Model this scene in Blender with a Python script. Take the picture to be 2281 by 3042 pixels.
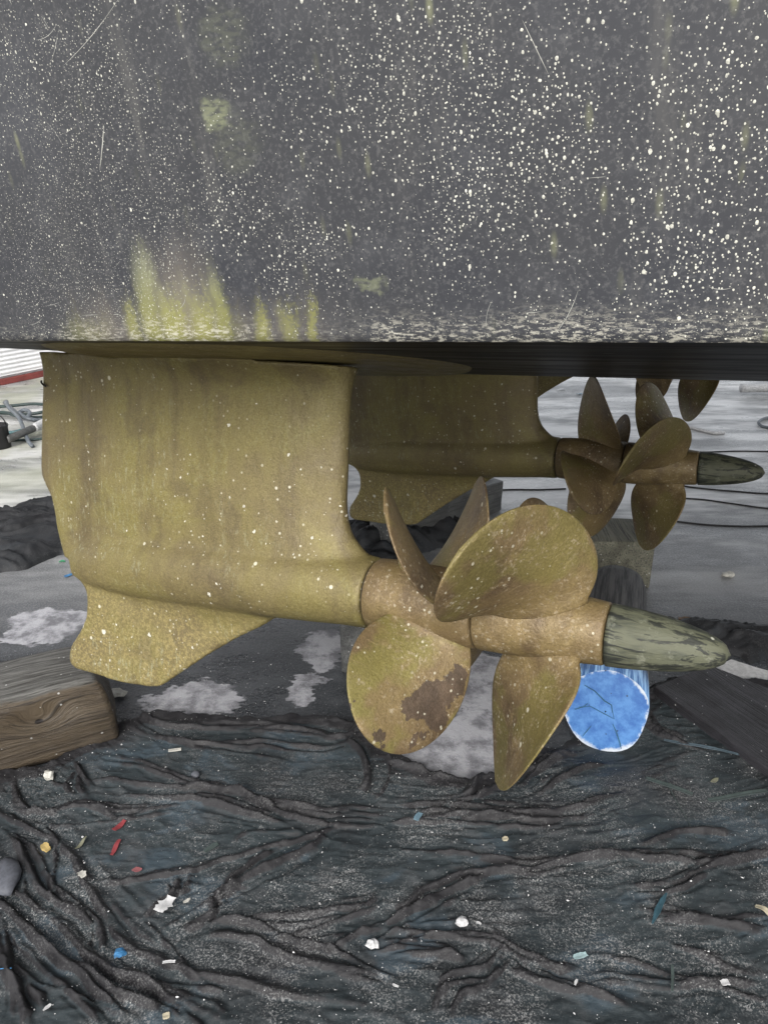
import bpy, bmesh, math, random
import numpy as np
from mathutils import Matrix, Vector

# ------------------------------------------------------------------ scene, camera, light
for o in list(bpy.data.objects):
    bpy.data.objects.remove(o)
SC = bpy.context.scene
COL = SC.collection
rnd = random.Random(7)
rng = np.random.default_rng(11)

CAM_H = 1.45
TH, RO = 0.4011, -0.0072
FPX = 2200.0
c_f = np.array([0, math.cos(TH), -math.sin(TH)])
_r = np.array([1., 0, 0]); _u = np.cross(_r, c_f)
c_r = _r*math.cos(RO)+_u*math.sin(RO)
c_u = -_r*math.sin(RO)+_u*math.cos(RO)
cd = bpy.data.cameras.new('camera')
cam = bpy.data.objects.new('camera', cd); COL.objects.link(cam)
cd.sensor_fit = 'VERTICAL'; cd.sensor_height = 24.0; cd.lens = 24.0*FPX/3042.0
cd.clip_start = 0.05; cd.clip_end = 900
cam.matrix_world = Matrix(((c_r[0], c_u[0], -c_f[0], 0), (c_r[1], c_u[1], -c_f[1], 0),
                           (c_r[2], c_u[2], -c_f[2], CAM_H), (0, 0, 0, 1)))
SC.camera = cam

SUN_EL, SUN_AZ = math.radians(38), math.radians(190)     # azimuth clockwise from +Y: behind the camera
w = bpy.data.worlds.new('World'); SC.world = w; w.use_nodes = True
wn = w.node_tree; wn.nodes.clear()
sky = wn.nodes.new('ShaderNodeTexSky'); sky.sky_type = 'NISHITA'; sky.sun_disc = False
sky.sun_elevation = SUN_EL; sky.sun_rotation = SUN_AZ
sky.air_density = 1.0; sky.dust_density = 4.0; sky.ozone_density = 1.0
hs = wn.nodes.new('ShaderNodeHueSaturation'); hs.inputs['Saturation'].default_value = 0.22
bg = wn.nodes.new('ShaderNodeBackground'); bg.inputs['Strength'].default_value = 0.14
wo = wn.nodes.new('ShaderNodeOutputWorld')
wn.links.new(sky.outputs[0], hs.inputs['Color']); wn.links.new(hs.outputs[0], bg.inputs[0])
wn.links.new(bg.outputs[0], wo.inputs[0])
sd = bpy.data.lights.new('sun', 'SUN'); sd.energy = 0.62; sd.angle = math.radians(32); sd.color = (1.0, 0.97, 0.93)
sun = bpy.data.objects.new('sun', sd); COL.objects.link(sun)
sdir = Vector((math.sin(SUN_AZ)*math.cos(SUN_EL), math.cos(SUN_AZ)*math.cos(SUN_EL), math.sin(SUN_EL)))
sun.rotation_euler = sdir.to_track_quat('Z', 'Y').to_euler(); sun.location = (0, -3, 6)
vs = SC.view_settings
SC.display_settings.display_device = 'sRGB'
vs.view_transform = 'Standard'; vs.look = 'None'; vs.gamma = 1.0; vs.exposure = 1.08; vs.use_curve_mapping = False
cy = SC.cycles; cy.max_bounces = 4; cy.diffuse_bounces = 3; cy.glossy_bounces = 2; cy.transmission_bounces = 2; cy.caustics_reflective = False; cy.caustics_refractive = False

# ------------------------------------------------------------------ frames
A = np.array([0.88539761, -0.45916193, 0.07239745])      # boat forward
L = np.array([0.46037, 0.88772713, 0.0])                 # across the boat, away from the viewer
Nn = np.array([-0.06426918, 0.03332962, 0.99737586])     # boat up
P1 = np.array([-0.01550935, 1.18208224, -0.66130337+CAM_H])
P2 = np.array([0.55963149, 2.24241169, -0.76733488+CAM_H])
P3 = np.array([1.09495909, 3.32338805, -0.66130337+CAM_H])
EYE = np.array([0, 0, CAM_H])

def ray(px, py):
    return c_f+c_r*(px-1140.5)/FPX-c_u*(py-1521)/FPX
def at(px, py, z=0.0):
    d = ray(px, py); t = (z-CAM_H)/d[2]; return EYE+d*t
def at_y(px, py, y):
    d = ray(px, py); return EYE+d*(y/d[1])
def frame(P, x, y, z):
    return Matrix(((x[0], y[0], z[0], P[0]), (x[1], y[1], z[1], P[1]), (x[2], y[2], z[2], P[2]), (0, 0, 0, 1)))

CH_L, CH_N = -.275, .497
def hull_loc(px, py):
    """hull-side coordinates (a, n) of a picture point"""
    nv = L*math.cos(math.radians(5))+Nn*math.sin(math.radians(5)); C = P1+L*CH_L+Nn*CH_N
    d = ray(px, py); q = EYE+d*(((C-EYE)@nv)/(d@nv))-P1
    return float(q@A), float(q@Nn)

# ------------------------------------------------------------------ object helpers
def tag(o, label, cat, group=None, kind=None):
    if label: o['label'] = label
    if cat: o['category'] = cat
    if group: o['group'] = group
    if kind: o['kind'] = kind
    return o
def empty(name, M):
    o = bpy.data.objects.new(name, None); COL.objects.link(o); o.empty_display_size = .05
    o.matrix_world = M; return o
def mesh_of(name, V, F, smooth=True):
    me = bpy.data.meshes.new(name)
    me.from_pydata([tuple(map(float, v)) for v in V], [], [tuple(map(int, f)) for f in F]); me.update()
    if smooth: me.polygons.foreach_set('use_smooth', [True]*len(me.polygons))
    return me
def obj(name, me, mat=None, parent=None, M=None):
    o = bpy.data.objects.new(name, me); COL.objects.link(o)
    if mat is not None:
        if len(me.materials) == 0: me.materials.append(mat)
    if parent is not None:
        o.parent = parent; o.matrix_parent_inverse = Matrix.Identity(4)
        if M is not None: o.matrix_local = M
    elif M is not None: o.matrix_world = M
    return o
def fixn(me):
    bm = bmesh.new(); bm.from_mesh(me); bmesh.ops.recalc_face_normals(bm, faces=bm.faces); bm.to_mesh(me); bm.free(); return me
def loft(rings, cap=True, closed=True):
    """rings: list of (k,3) arrays"""
    V = np.concatenate(rings); k = len(rings[0]); F = []
    for i in range(len(rings)-1):
        for j in range(k if closed else k-1):
            a0 = i*k+j; b0 = i*k+(j+1) % k
            F.append((a0, b0, b0+k, a0+k))
    if cap and closed:
        F.append(tuple(range(k))[::-1]); F.append(tuple(range((len(rings)-1)*k, len(rings)*k)))
    return V, F
def tube(pts, r, k=8, name='tube', rad=None):
    pts = [np.array(p, float) for p in pts]; rings = []
    up = np.array([0, 0, 1.])
    for i, p in enumerate(pts):
        t = pts[min(i+1, len(pts)-1)]-pts[max(i-1, 0)]; t = t/np.linalg.norm(t)
        s = np.cross(t, up); s = s/(np.linalg.norm(s)+1e-9); q = np.cross(s, t)
        rr = rad[i] if rad is not None else r
        rings.append(np.array([p+rr*(math.cos(2*math.pi*j/k)*s+math.sin(2*math.pi*j/k)*q) for j in range(k)]))
    V, F = loft(rings); return fixn(mesh_of(name, V, F))
def catmull(P, n=8):
    P = [np.array(p, float) for p in P]; P = [2*P[0]-P[1]]+P+[2*P[-1]-P[-2]]; out = []
    for i in range(1, len(P)-2):
        for j in range(n):
            t = j/n; a, b, c, d = P[i-1:i+3]
            out.append(.5*((2*b)+(c-a)*t+(2*a-5*b+4*c-d)*t*t+(3*b-a-3*c+d)*t**3))
    out.append(P[-2]); return out
def prism(poly, z0, z1, name, bev=0.0, seg=2):
    bm = bmesh.new(); vs_ = [bm.verts.new((p[0], p[1], z0)) for p in poly]; f = bm.faces.new(vs_)
    r = bmesh.ops.extrude_face_region(bm, geom=[f])
    for v in r['geom']:
        if isinstance(v, bmesh.types.BMVert): v.co.z = z1
    bmesh.ops.recalc_face_normals(bm, faces=bm.faces)
    if bev > 0: bmesh.ops.bevel(bm, geom=list(bm.edges), offset=bev, segments=seg, profile=.6, affect='EDGES')
    me = bpy.data.meshes.new(name); bm.to_mesh(me); bm.free(); return me
def rough_box(sx, sy, sz, name, bev=.008, cuts=10, amp=.004, seed=0):
    """a sawn timber: bevelled, subdivided and slightly uneven, origin at the bottom centre of its x- end"""
    bm = bmesh.new(); bmesh.ops.create_cube(bm, size=1)
    for v in bm.verts: v.co = Vector(((v.co.x+.5)*sx, v.co.y*sy, (v.co.z+.5)*sz))
    bmesh.ops.bevel(bm, geom=list(bm.edges), offset=bev, segments=2, profile=.6, affect='EDGES')
    bmesh.ops.subdivide_edges(bm, edges=[e for e in bm.edges if e.calc_length() > .05], cuts=cuts, use_grid_fill=True)
    from mathutils import noise
    for v in bm.verts:
        p = Vector((v.co.x*6, v.co.y*11, v.co.z*11))+Vector((seed*3.1, 0, 0))
        v.co += amp*noise.noise_vector(p)
    me = bpy.data.meshes.new(name); bm.to_mesh(me); bm.free()
    me.polygons.foreach_set('use_smooth', [True]*len(me.polygons)); return me
def rotz(x, y, z, ang): return Matrix.Translation((x, y, z)) @ Matrix.Rotation(ang, 4, 'Z')

# ------------------------------------------------------------------ material helper
def lin(c):
    return tuple(((v/255)/12.92 if v/255 <= .04045 else ((v/255+.055)/1.055)**2.4) for v in c)
class Mat:
    def __init__(s, name, coord='Object'):
        s.m = bpy.data.materials.new(name); s.m.use_nodes = True
        s.t = s.m.node_tree; s.t.nodes.clear()
        s.out = s.n('ShaderNodeOutputMaterial'); s.b = s.n('ShaderNodeBsdfPrincipled')
        s.l(s.b.outputs[0], s.out.inputs[0])
        tc = s.n('ShaderNodeTexCoord'); s.co = tc.outputs[coord]
    def n(s, k): return s.t.nodes.new(k)
    def l(s, a, b): s.t.links.new(a, b)
    def put(s, sock, v):
        if hasattr(v, 'is_output'): s.l(v, sock)
        elif v is not None:
            if isinstance(v, (tuple, list)) and len(v) == 3 and sock.type == 'RGBA': v = (*v, 1)
            sock.default_value = v
    def map(s, scale=(1, 1, 1), loc=(0, 0, 0), rot=(0, 0, 0), vec=None):
        k = s.n('ShaderNodeMapping'); s.put(k.inputs[0], vec or s.co)
        k.inputs['Location'].default_value = loc; k.inputs['Rotation'].default_value = rot; k.inputs['Scale'].default_value = scale
        return k.outputs[0]
    def noise(s, scale, vec=None, detail=5, rough=.6, dist=0.):
        k = s.n('ShaderNodeTexNoise'); s.put(k.inputs['Vector'], vec or s.co)
        k.inputs['Scale'].default_value = scale; k.inputs['Detail'].default_value = detail
        k.inputs['Roughness'].default_value = rough; k.inputs['Distortion'].default_value = dist
        return k.outputs[0]
    def ncol(s, scale, vec=None, detail=3):
        k = s.n('ShaderNodeTexNoise'); s.put(k.inputs['Vector'], vec or s.co)
        k.inputs['Scale'].default_value = scale; k.inputs['Detail'].default_value = detail
        return k.outputs[1]
    def vor(s, scale, vec=None, feature='F1', rand=1.):
        k = s.n('ShaderNodeTexVoronoi'); k.feature = feature; s.put(k.inputs['Vector'], vec or s.co)
        k.inputs['Scale'].default_value = scale; k.inputs['Randomness'].default_value = rand
        return k.outputs['Distance'], (k.outputs['Color'] if feature != 'DISTANCE_TO_EDGE' else None)
    def sep(s, v):
        k = s.n('ShaderNodeSeparateXYZ'); s.put(k.inputs[0], v); return k.outputs
    def math(s, op, a, b=None, clamp=False):
        k = s.n('ShaderNodeMath'); k.operation = op; k.use_clamp = clamp
        s.put(k.inputs[0], a)
        if b is not None: s.put(k.inputs[1], b)
        return k.outputs[0]
    def rng(s, v, a, b, c=0., d=1., smooth=True):
        k = s.n('ShaderNodeMapRange'); k.clamp = True
        if smooth: k.interpolation_type = 'SMOOTHSTEP'
        s.put(k.inputs[0], v)
        for i, x in enumerate((a, b, c, d)): s.put(k.inputs[1+i], x)
        return k.outputs[0]
    def mix(s, f, a, b, blend='MIX'):
        k = s.n('ShaderNodeMix'); k.data_type = 'RGBA'; k.blend_type = blend; k.clamp_factor = True
        s.put(k.inputs[0], f); s.put(k.inputs[6], a); s.put(k.inputs[7], b); return k.outputs[2]
    def ramp(s, f, stops):
        k = s.n('ShaderNodeValToRGB'); e = k.color_ramp.elements
        while len(e) < len(stops): e.new(.5)
        for i, (p, c) in enumerate(stops): e[i].position = p; e[i].color = (*c, 1)
        s.put(k.inputs[0], f); return k.outputs[0]
    def vadd(s, v, c, amt):
        a = s.n('ShaderNodeVectorMath'); a.operation = 'SUBTRACT'; s.put(a.inputs[0], c); a.inputs[1].default_value = (.5, .5, .5)
        m = s.n('ShaderNodeVectorMath'); m.operation = 'SCALE'; s.l(a.outputs[0], m.inputs[0]); m.inputs['Scale'].default_value = amt
        k = s.n('ShaderNodeVectorMath'); k.operation = 'ADD'; s.put(k.inputs[0], v); s.l(m.outputs[0], k.inputs[1]); return k.outputs[0]
    def dist(s, v, c, sc):
        """length of (v-c)*sc"""
        a = s.n('ShaderNodeVectorMath'); a.operation = 'SUBTRACT'; s.put(a.inputs[0], v); a.inputs[1].default_value = c
        m = s.n('ShaderNodeVectorMath'); m.operation = 'MULTIPLY'; s.l(a.outputs[0], m.inputs[0]); m.inputs[1].default_value = sc
        k = s.n('ShaderNodeVectorMath'); k.operation = 'LENGTH'; s.l(m.outputs[0], k.inputs[0]); return k.outputs['Value']
    def specks(s, scale, share, size, vec=None, soft=.25):
        """irregular small spots in a share of the cells"""
        d, c = s.vor(scale, vec or s.co); x = s.sep(c)
        keep = s.math('GREATER_THAN', x[0], 1-share)
        r = s.rng(x[1], 0, 1, size*.35, size, False)
        k = s.math('DIVIDE', d, r)
        return s.math('MULTIPLY', s.rng(k, 1+soft, 1-soft, 0, 1), keep)
    def bump(s, h, strength=.3, dist=.01, prev=None):
        k = s.n('ShaderNodeBump'); k.inputs['Strength'].default_value = strength; k.inputs['Distance'].default_value = dist
        s.put(k.inputs['Height'], h)
        if prev is not None: s.l(prev, k.inputs['Normal'])
        return k.outputs[0]
    def done(s, col, rough=.5, spec=.5, metal=0., normal=None):
        s.put(s.b.inputs['Base Color'], col); s.put(s.b.inputs['Roughness'], rough)
        s.put(s.b.inputs['Specular IOR Level'], spec); s.put(s.b.inputs['Metallic'], metal)
        if normal is not None: s.l(normal, s.b.inputs['Normal'])
        return s.m

# ------------------------------------------------------------------ materials
def mat_bronze(name, kind, stain=None, green=.45):
    m = Mat(name)
    big = m.noise(4.5, None, 3, .6, .8)
    mid = m.noise(19, None, 4, .7)
    fine = m.noise(140, None, 2, .7)
    if kind == 'housing':
        st = m.noise(1.0, m.map((13, 13, 1.5)), 4, .65)
        c = m.ramp(big, [(.30, (.160, .125, .066)), (.47, (.198, .162, .070)), (.62, (.222, .188, .064)), (.80, (.172, .135, .068))])
        c = m.mix(m.rng(st, .50, .68, 0, .5), c, (.112, .084, .046))
        c = m.mix(m.rng(mid, .50, .72, 0, .55), c, (.235, .196, .086))
        z = m.sep(m.co)[2]
        hilite = m.math('MULTIPLY', m.rng(z, .05, -.20, 0, .75), m.rng(fine, .45, .60))  # painted highlight: colour lightens down over the torpedo and fin
        c = m.mix(hilite, c, (.34, .275, .115))
        dust = m.math('MULTIPLY', m.rng(fine, .50, .62), m.rng(big, .50, .62, 0, .40))
        c = m.mix(dust, c, (.28, .265, .135))
    else:
        c = m.ramp(big, [(.30, (.110, .074, .042)), (.46, (.180, .128, .066)), (.60, (.215, .158, .070)), (.78, (.120, .082, .048))])
        c = m.mix(m.rng(mid, .50, .72, 0, .65), c, (.285, .208, .098))
        if kind == 'blade':
            grn = m.rng(m.noise(8, m.map((1, 1, 1), (5, 2, 7)), 3), .60-green*.25, .68-green*.2, 0, green)
            c = m.mix(grn, c, (.200, .188, .048))
        scr = m.noise(1, m.map((30, 190, 30), (0, 0, 0), (.5, .3, .9)), 2, .7)
        c = m.mix(m.rng(scr, .58, .76, 0, .40), c, (.38, .295, .16))
        c = m.mix(m.math('MULTIPLY', m.rng(fine, .54, .64), m.rng(mid, .42, .62, 0, .6)), c, (.40, .33, .23))
    if stain:
        sv = m.vadd(m.vadd(m.co, m.ncol(22, None, 2), .045), m.ncol(120, None, 4), .022)
        msk = None
        for cc, sc in stain:
            k = m.rng(m.dist(sv, cc, sc), 1.06, .94)
            msk = k if msk is None else m.math('MAXIMUM', msk, k)
        c = m.mix(m.math('MULTIPLY', msk, .92), c, m.mix(m.rng(mid, .4, .7), (.070, .050, .037), (.115, .080, .056)))
    if kind == 'housing':
        sc1 = m.math('MULTIPLY', m.rng(m.noise(1, m.map((150, 150, 38), (1, 2, 3)), 3, .7), .56, .66), m.rng(m.noise(3.6, m.map((1, 1, 1), (6, 1, 3)), 2), .50, .62, .05, .55))
        c = m.mix(sc1, c, (.36, .36, .24))
        c = m.mix(m.math('MULTIPLY', m.rng(m.noise(8, m.map((1, 1, 1), (2, 5, 9)), 4, .7), .55, .66), .38), c, (.105, .080, .048))
    gn = m.noise(330, None, 2, .6)
    c = m.mix(1., c, m.ramp(gn, [(.32, (.66, .65, .62)), (.68, (1.0, 1.0, 1.0))]), 'MULTIPLY')
    sp1 = m.specks(36, .09, .17); sp2 = m.specks(110, .13 if kind == 'housing' else .28, .30)
    cl = m.rng(big, .66, .40)
    sp = m.math('MAXIMUM', sp1, m.math('MULTIPLY', sp2, m.math('MULTIPLY', cl, .8)))
    c = m.mix(m.math('MULTIPLY', sp, .85), c, (.58, .55, .43))
    r = m.rng(mid, .3, .75, .42, .66)
    return m.done(c, r, .40, .18, m.bump(m.math('ADD', m.noise(60, None, 4, .75), m.math('MULTIPLY', gn, .25)), .55, .004))

def mat_hull():
    m = Mat('hull side paint'); X = m.sep(m.co)
    x, z = X[0], X[2]
    big = m.noise(2.4, None, 3, .6); mid = m.noise(14, None, 4, .7); fine = m.noise(220, None, 2, .7)
    c = m.ramp(big, [(.30, (.034, .036, .043)), (.5, (.042, .043, .047)), (.7, (.055, .057, .064))])
    c = m.mix(m.rng(mid, .50, .75, 0, .40), c, (.076, .078, .084))
    c = m.mix(m.rng(fine, .48, .70, 0, .35), c, (.15, .15, .148))
    st = m.noise(1, m.map((22, 22, 2.2)), 4, .65)
    c = m.mix(m.rng(st, .54, .78, 0, .30), c, (.165, .16, .145))
    # rubbed greenish scuffs
    sv = m.vadd(m.co, m.ncol(40, None, 5), .05)
    gr2 = m.rng(m.noise(1, m.map((70, 70, 190)), 2), .36, .60, .2, 1)
    HP = lambda px, py: (hull_loc(px, py)[0], 0, hull_loc(px, py)[1])
    for cc, sc, a in ((HP(635, 345), (44, 0, 56), .5), (HP(655, 110), (26, 0, 32), .13), (HP(710, 430), (26, 0, 30), .10), (HP(1100, 850), (46, 0, 120), .35)):
        k = m.math('MULTIPLY', m.rng(m.dist(sv, cc, sc), 1.15, .55), gr2)
        c = m.mix(m.math('MULTIPLY', k, a), c, (.27, .29, .17))
    # algae growing up from the chine in soft columns
    def column(px, hw, py, soft):
        x0 = hull_loc(px-hw, 960)[0]; x1 = hull_loc(px+hw, 960)[0]; zt = hull_loc(px, py)[1]
        wob = m.math('ADD', x, m.math('ADD', m.math('MULTIPLY', m.math('SUBTRACT', mid, .5), .045), m.math('MULTIPLY', m.math('SUBTRACT', fine, .5), .02)))
        e = (x1-x0)*.36
        kx = m.math('MULTIPLY', m.rng(wob, x0-e, x0+e), m.rng(wob, x1+e, x1-e))
        zz = m.math('ADD', z, m.math('ADD', m.math('MULTIPLY', m.math('SUBTRACT', st, .5), .12), m.math('MULTIPLY', m.math('SUBTRACT', fine, .5), .06)))
        return m.math('MULTIPLY', kx, m.rng(zz, zt+soft, zt-soft))
    brown = column(560, 75, 800, .06)
    brown = m.math('MAXIMUM', brown, m.math('MULTIPLY', column(800, 160, 930, .04), .5))
    brown = m.math('MAXIMUM', brown, m.math('MULTIPLY', column(330, 90, 915, .04), .6))
    c = m.mix(m.math('MULTIPLY', brown, .55), c, (.235, .205, .165))
    alg = None
    for px, hw, py, so, a in ((462, 28, 790, .03, .8), (520, 30, 880, .03, .9), (600, 34, 880, .03, .85), (655, 22, 860, .03, .75), (398, 20, 905, .02, .7), (780, 22, 920, .02, .75), (862, 22, 925, .02, .6), (928, 14, 935, .015, .7), (560, 120, 955, .02, .5), (250, 60, 960, .02, .3)):
        k = m.math('MULTIPLY', column(px, hw, py, so), a); alg = k if alg is None else m.math('MAXIMUM', alg, k)
    ac = m.mix(m.rng(z, .60, .52), (.29, .30, .19), (.245, .245, .068))
    ac = m.mix(m.rng(fine, .44, .60, 0, .4), ac, (.20, .19, .08))
    c = m.mix(m.math('MULTIPLY', alg, .85), c, ac)
    # chalky worn band just above the chine
    lowb = m.noise(1, m.map((4, 0, 0), (2, 0, 0)), 3)
    band = m.rng(m.math('SUBTRACT', z, m.math('ADD', .485, m.math('MULTIPLY', lowb, .062))), .022, -.03)
    gr = m.rng(m.noise(1, m.map((95, 1, 300)), 4, .8), .50, .585)
    band = m.math('MULTIPLY', m.math('MULTIPLY', band, gr), m.math('MAXIMUM', m.rng(lowb, .40, .56, .15, 1), m.math('MULTIPLY', m.rng(x, .16, .24), m.rng(x, .62, .52))))
    c = m.mix(m.math('MULTIPLY', band, .85), c, (.52, .50, .42))
    d, col = m.vor(1, m.map((62, 1, 19), (.3, 0, .7))); cx = m.sep(col)
    run = m.math('MULTIPLY', m.math('GREATER_THAN', cx[0], .80), m.rng(d, .34, .05))
    run = m.math('MULTIPLY', run, m.rng(m.math('ADD', big, m.math('MULTIPLY', x, .25)), .44, .62, .1, 1))
    c = m.mix(m.math('MULTIPLY', run, .36), c, (.34, .35, .18))
    return m.done(c, m.rng(mid, .3, .8, .40, .62), .35, 0, m.bump(mid, .25, .0015))

def mat_bottom():
    m = Mat('hull bottom paint'); a = m.noise(1, m.map((3, 26, 26)), 4, .65)
    c = m.mix(m.rng(a, .42, .72), (.005, .005, .0055), (.016, .0155, .0155))
    sp = m.specks(1, .12, .28, m.map((26, 70, 70)))
    c = m.mix(m.math('MULTIPLY', sp, .5), c, (.22, .22, .2))
    return m.done(c, m.rng(a, .3, .7, .34, .55), .10, 0)

def mat_cone():
    m = Mat('flaking cone paint')
    a = m.noise(1, m.map((9, 60, 60)), 4, .7, .4); b = m.noise(1, m.map((5, 22, 22), (3, 3, 3)), 4, .7); p = m.noise(46, None, 4, .7)
    c = m.mix(m.rng(b, .40, .60), (.034, .039, .031), (.095, .099, .065))
    c = m.mix(m.rng(p, .55, .70, 0, .5), c, (.23, .235, .18))
    c = m.mix(m.rng(a, .505, .575, 0, .85), c, (.012, .014, .013))
    sp = m.specks(48, .2, .22); c = m.mix(m.math('MULTIPLY', sp, .75), c, (.5, .5, .42))
    return m.done(c, .62, .35, 0, m.bump(a, .8, .004))

def mat_wood(name, c1, c2, c3, axis=0, knot=None, rough=.75, wet=0, top=None):
    m = Mat(name)
    s1 = [140, 140, 140]; s1[axis] = 5; s2 = [18, 18, 18]; s2[axis] = 1.6
    v = m.vadd(m.co, m.ncol(4), .018)
    if knot:
        k = m.rng(m.dist(m.co, knot, (9, 9, 14)), 1, 0)
        X = m.sep(v); cb = m.n('ShaderNodeCombineXYZ')
        m.l(X[0], cb.inputs[0]); m.l(X[1], cb.inputs[1]); m.l(m.math('ADD', X[2], m.math('MULTIPLY', k, .05)), cb.inputs[2]); v = cb.outputs[0]
    g = m.noise(1, m.map(s1, vec=v), 4, .7); b = m.noise(1, m.map(s2, (3, 1, 4), vec=v), 4, .65); p = m.noise(8, None, 3)
    c = m.mix(m.rng(b, .36, .64), c1, c2); c = m.mix(m.rng(g, .50, .64, 0, .8), c, c3)
    c = m.mix(m.rng(p, .50, .72, 0, .5), c, tuple(.55*x for x in c1))
    if knot: c = m.mix(m.rng(m.dist(m.vadd(m.co, m.ncol(40), .01), knot, (90, 90, 130)), 1.15, .7), c, (.010, .007, .006))
    if top:
        tm = m.rng(m.math('ADD', m.sep(m.co)[2], m.math('MULTIPLY', m.math('SUBTRACT', p, .5), .03)), top-.012, top-.002)
        c = m.mix(tm, c, m.mix(m.rng(g, .4, .62), (.055, .053, .048), (.14, .137, .128)))
    sp = m.specks(80, .08, .25); c = m.mix(m.math('MULTIPLY', sp, .7), c, (.5, .5, .48))
    c = m.mix(m.rng(g, .36, .30), c, tuple(.2*x for x in c1))
    return m.done(c, m.rng(p, .35, .65, rough-wet, rough), .4, 0, m.bump(g, 1.0, .006))

def mat_ground():
    m = Mat('wet yard surface'); X = m.sep(m.co)
    big = m.noise(.9, None, 4, .65); mid = m.noise(6, m.map((.7, 1.3, 1)), 5, .72); fine = m.noise(130, None, 3, .75)
    c = m.mix(m.rng(mid, .36, .66), (.013, .015, .018), (.060, .064, .070))
    c = m.mix(m.rng(fine, .45, .68, 0, .55), c, (.105, .112, .118))
    y = X[1]
    near = m.rng(m.math('ADD', y, m.math('MULTIPLY', mid, .5)), 2.25, 3.1)  # ground paled beyond the hull, sky reflection painted into the colour
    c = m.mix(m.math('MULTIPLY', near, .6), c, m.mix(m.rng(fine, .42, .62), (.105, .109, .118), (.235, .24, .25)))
    yard = m.rng(m.math('ADD', y, m.math('MULTIPLY', big, 1.2)), 2.75, 4.5)  # far ground whitened: open daylight painted into the colour
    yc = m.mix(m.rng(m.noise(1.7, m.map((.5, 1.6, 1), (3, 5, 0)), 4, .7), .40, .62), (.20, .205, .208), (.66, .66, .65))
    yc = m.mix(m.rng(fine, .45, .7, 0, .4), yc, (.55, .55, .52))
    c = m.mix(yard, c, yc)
    ms = m.math('MULTIPLY', m.rng(X[0], -.9, -1.8), m.rng(big, .42, .6))
    ms = m.math('MULTIPLY', ms, m.rng(y, 3.3, 4.0))
    c = m.mix(m.math('MULTIPLY', ms, .6), c, (.33, .34, .24))
    # pale matte patches under the boat
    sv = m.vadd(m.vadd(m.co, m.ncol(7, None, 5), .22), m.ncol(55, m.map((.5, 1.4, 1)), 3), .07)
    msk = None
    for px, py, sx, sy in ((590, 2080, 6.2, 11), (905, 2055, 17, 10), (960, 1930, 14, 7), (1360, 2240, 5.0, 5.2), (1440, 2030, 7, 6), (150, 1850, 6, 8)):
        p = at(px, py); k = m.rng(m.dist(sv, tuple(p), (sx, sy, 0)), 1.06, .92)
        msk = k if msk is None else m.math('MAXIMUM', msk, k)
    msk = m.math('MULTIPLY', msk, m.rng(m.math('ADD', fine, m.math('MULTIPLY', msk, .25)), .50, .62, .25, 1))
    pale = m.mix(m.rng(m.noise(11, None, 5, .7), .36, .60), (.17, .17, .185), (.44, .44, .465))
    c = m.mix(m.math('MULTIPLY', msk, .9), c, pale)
    r = m.rng(m.math('ADD', m.math('MULTIPLY', big, .6), m.math('MULTIPLY', mid, .4)), .40, .58, .16, .55)
    r = m.mix(msk, r, (.75, .75, .75))
    return m.done(c, r, .5, 0, m.bump(m.noise(45, None, 4, .8), .5, .008))

def mat_cloth(name, dust=1.0, attr=False):
    m = Mat(name)
    big = m.noise(2.1, None, 3, .6); mid = m.noise(11, None, 5, .7); fine = m.noise(230, None, 2, .8)
    if attr:
        an = m.n('ShaderNodeAttribute'); an.attribute_name = 'flat'; fl = an.outputs['Fac']
    else: fl = .35
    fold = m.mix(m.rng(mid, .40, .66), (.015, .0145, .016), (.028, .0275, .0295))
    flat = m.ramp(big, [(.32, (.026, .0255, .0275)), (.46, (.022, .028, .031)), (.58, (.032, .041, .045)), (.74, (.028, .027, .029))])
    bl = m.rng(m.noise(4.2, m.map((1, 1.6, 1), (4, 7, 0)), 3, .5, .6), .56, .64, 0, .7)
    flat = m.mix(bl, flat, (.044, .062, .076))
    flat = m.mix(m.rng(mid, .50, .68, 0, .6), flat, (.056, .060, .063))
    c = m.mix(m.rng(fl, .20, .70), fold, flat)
    yy = m.sep(m.co)[1]
    dm = m.math('MULTIPLY', m.rng(m.noise(5, m.map((1, 1, 1), (1, 9, 0)), 5, .75), .42, .62, .05, .9*dust), m.rng(fl, .1, .75, .35, 1))
    if attr: dm = m.math('MULTIPLY', dm, m.rng(yy, 1.75, 1.25, .35, 1))
    c = m.mix(m.math('MULTIPLY', m.rng(fine, .48, .62), dm), c, (.22, .22, .218))
    sp = m.specks(170, .13, .26)
    c = m.mix(m.math('MULTIPLY', sp, m.math('ADD', dm, .12)), c, (.40, .40, .38))
    return m.done(c, m.rng(mid, .35, .7, .46, .70), .20, 0, m.bump(m.noise(30, m.map((.6, 1.6, 1)), 5, .7), .45, .006))

def mat_plain(name, c, rough=.5, var=.25, scale=30, spec=.4, metal=0.):
    m = Mat(name); a = m.noise(scale, None, 3, .65)
    k = m.mix(m.rng(a, .32, .68), tuple(x*(1-var) for x in c), tuple(min(1, x*(1+var)) for x in c))
    return m.done(k, rough, spec, metal)

M_HOUS = mat_bronze('bronze housing patina', 'housing')
M_HUB = mat_bronze('bronze hub patina', 'hub')
M_BLADE = mat_bronze('bronze blade patina', 'blade')
M_HULL = mat_hull(); M_BOT = mat_bottom(); M_CONE = mat_cone()
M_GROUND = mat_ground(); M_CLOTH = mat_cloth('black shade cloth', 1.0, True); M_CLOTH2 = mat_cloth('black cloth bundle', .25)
M_SPOT = mat_plain('barnacle scar', (.50, .495, .43), .8, .3, 160)
M_SEAM = mat_plain('dark seam', (.012, .010, .009), .6)

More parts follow.
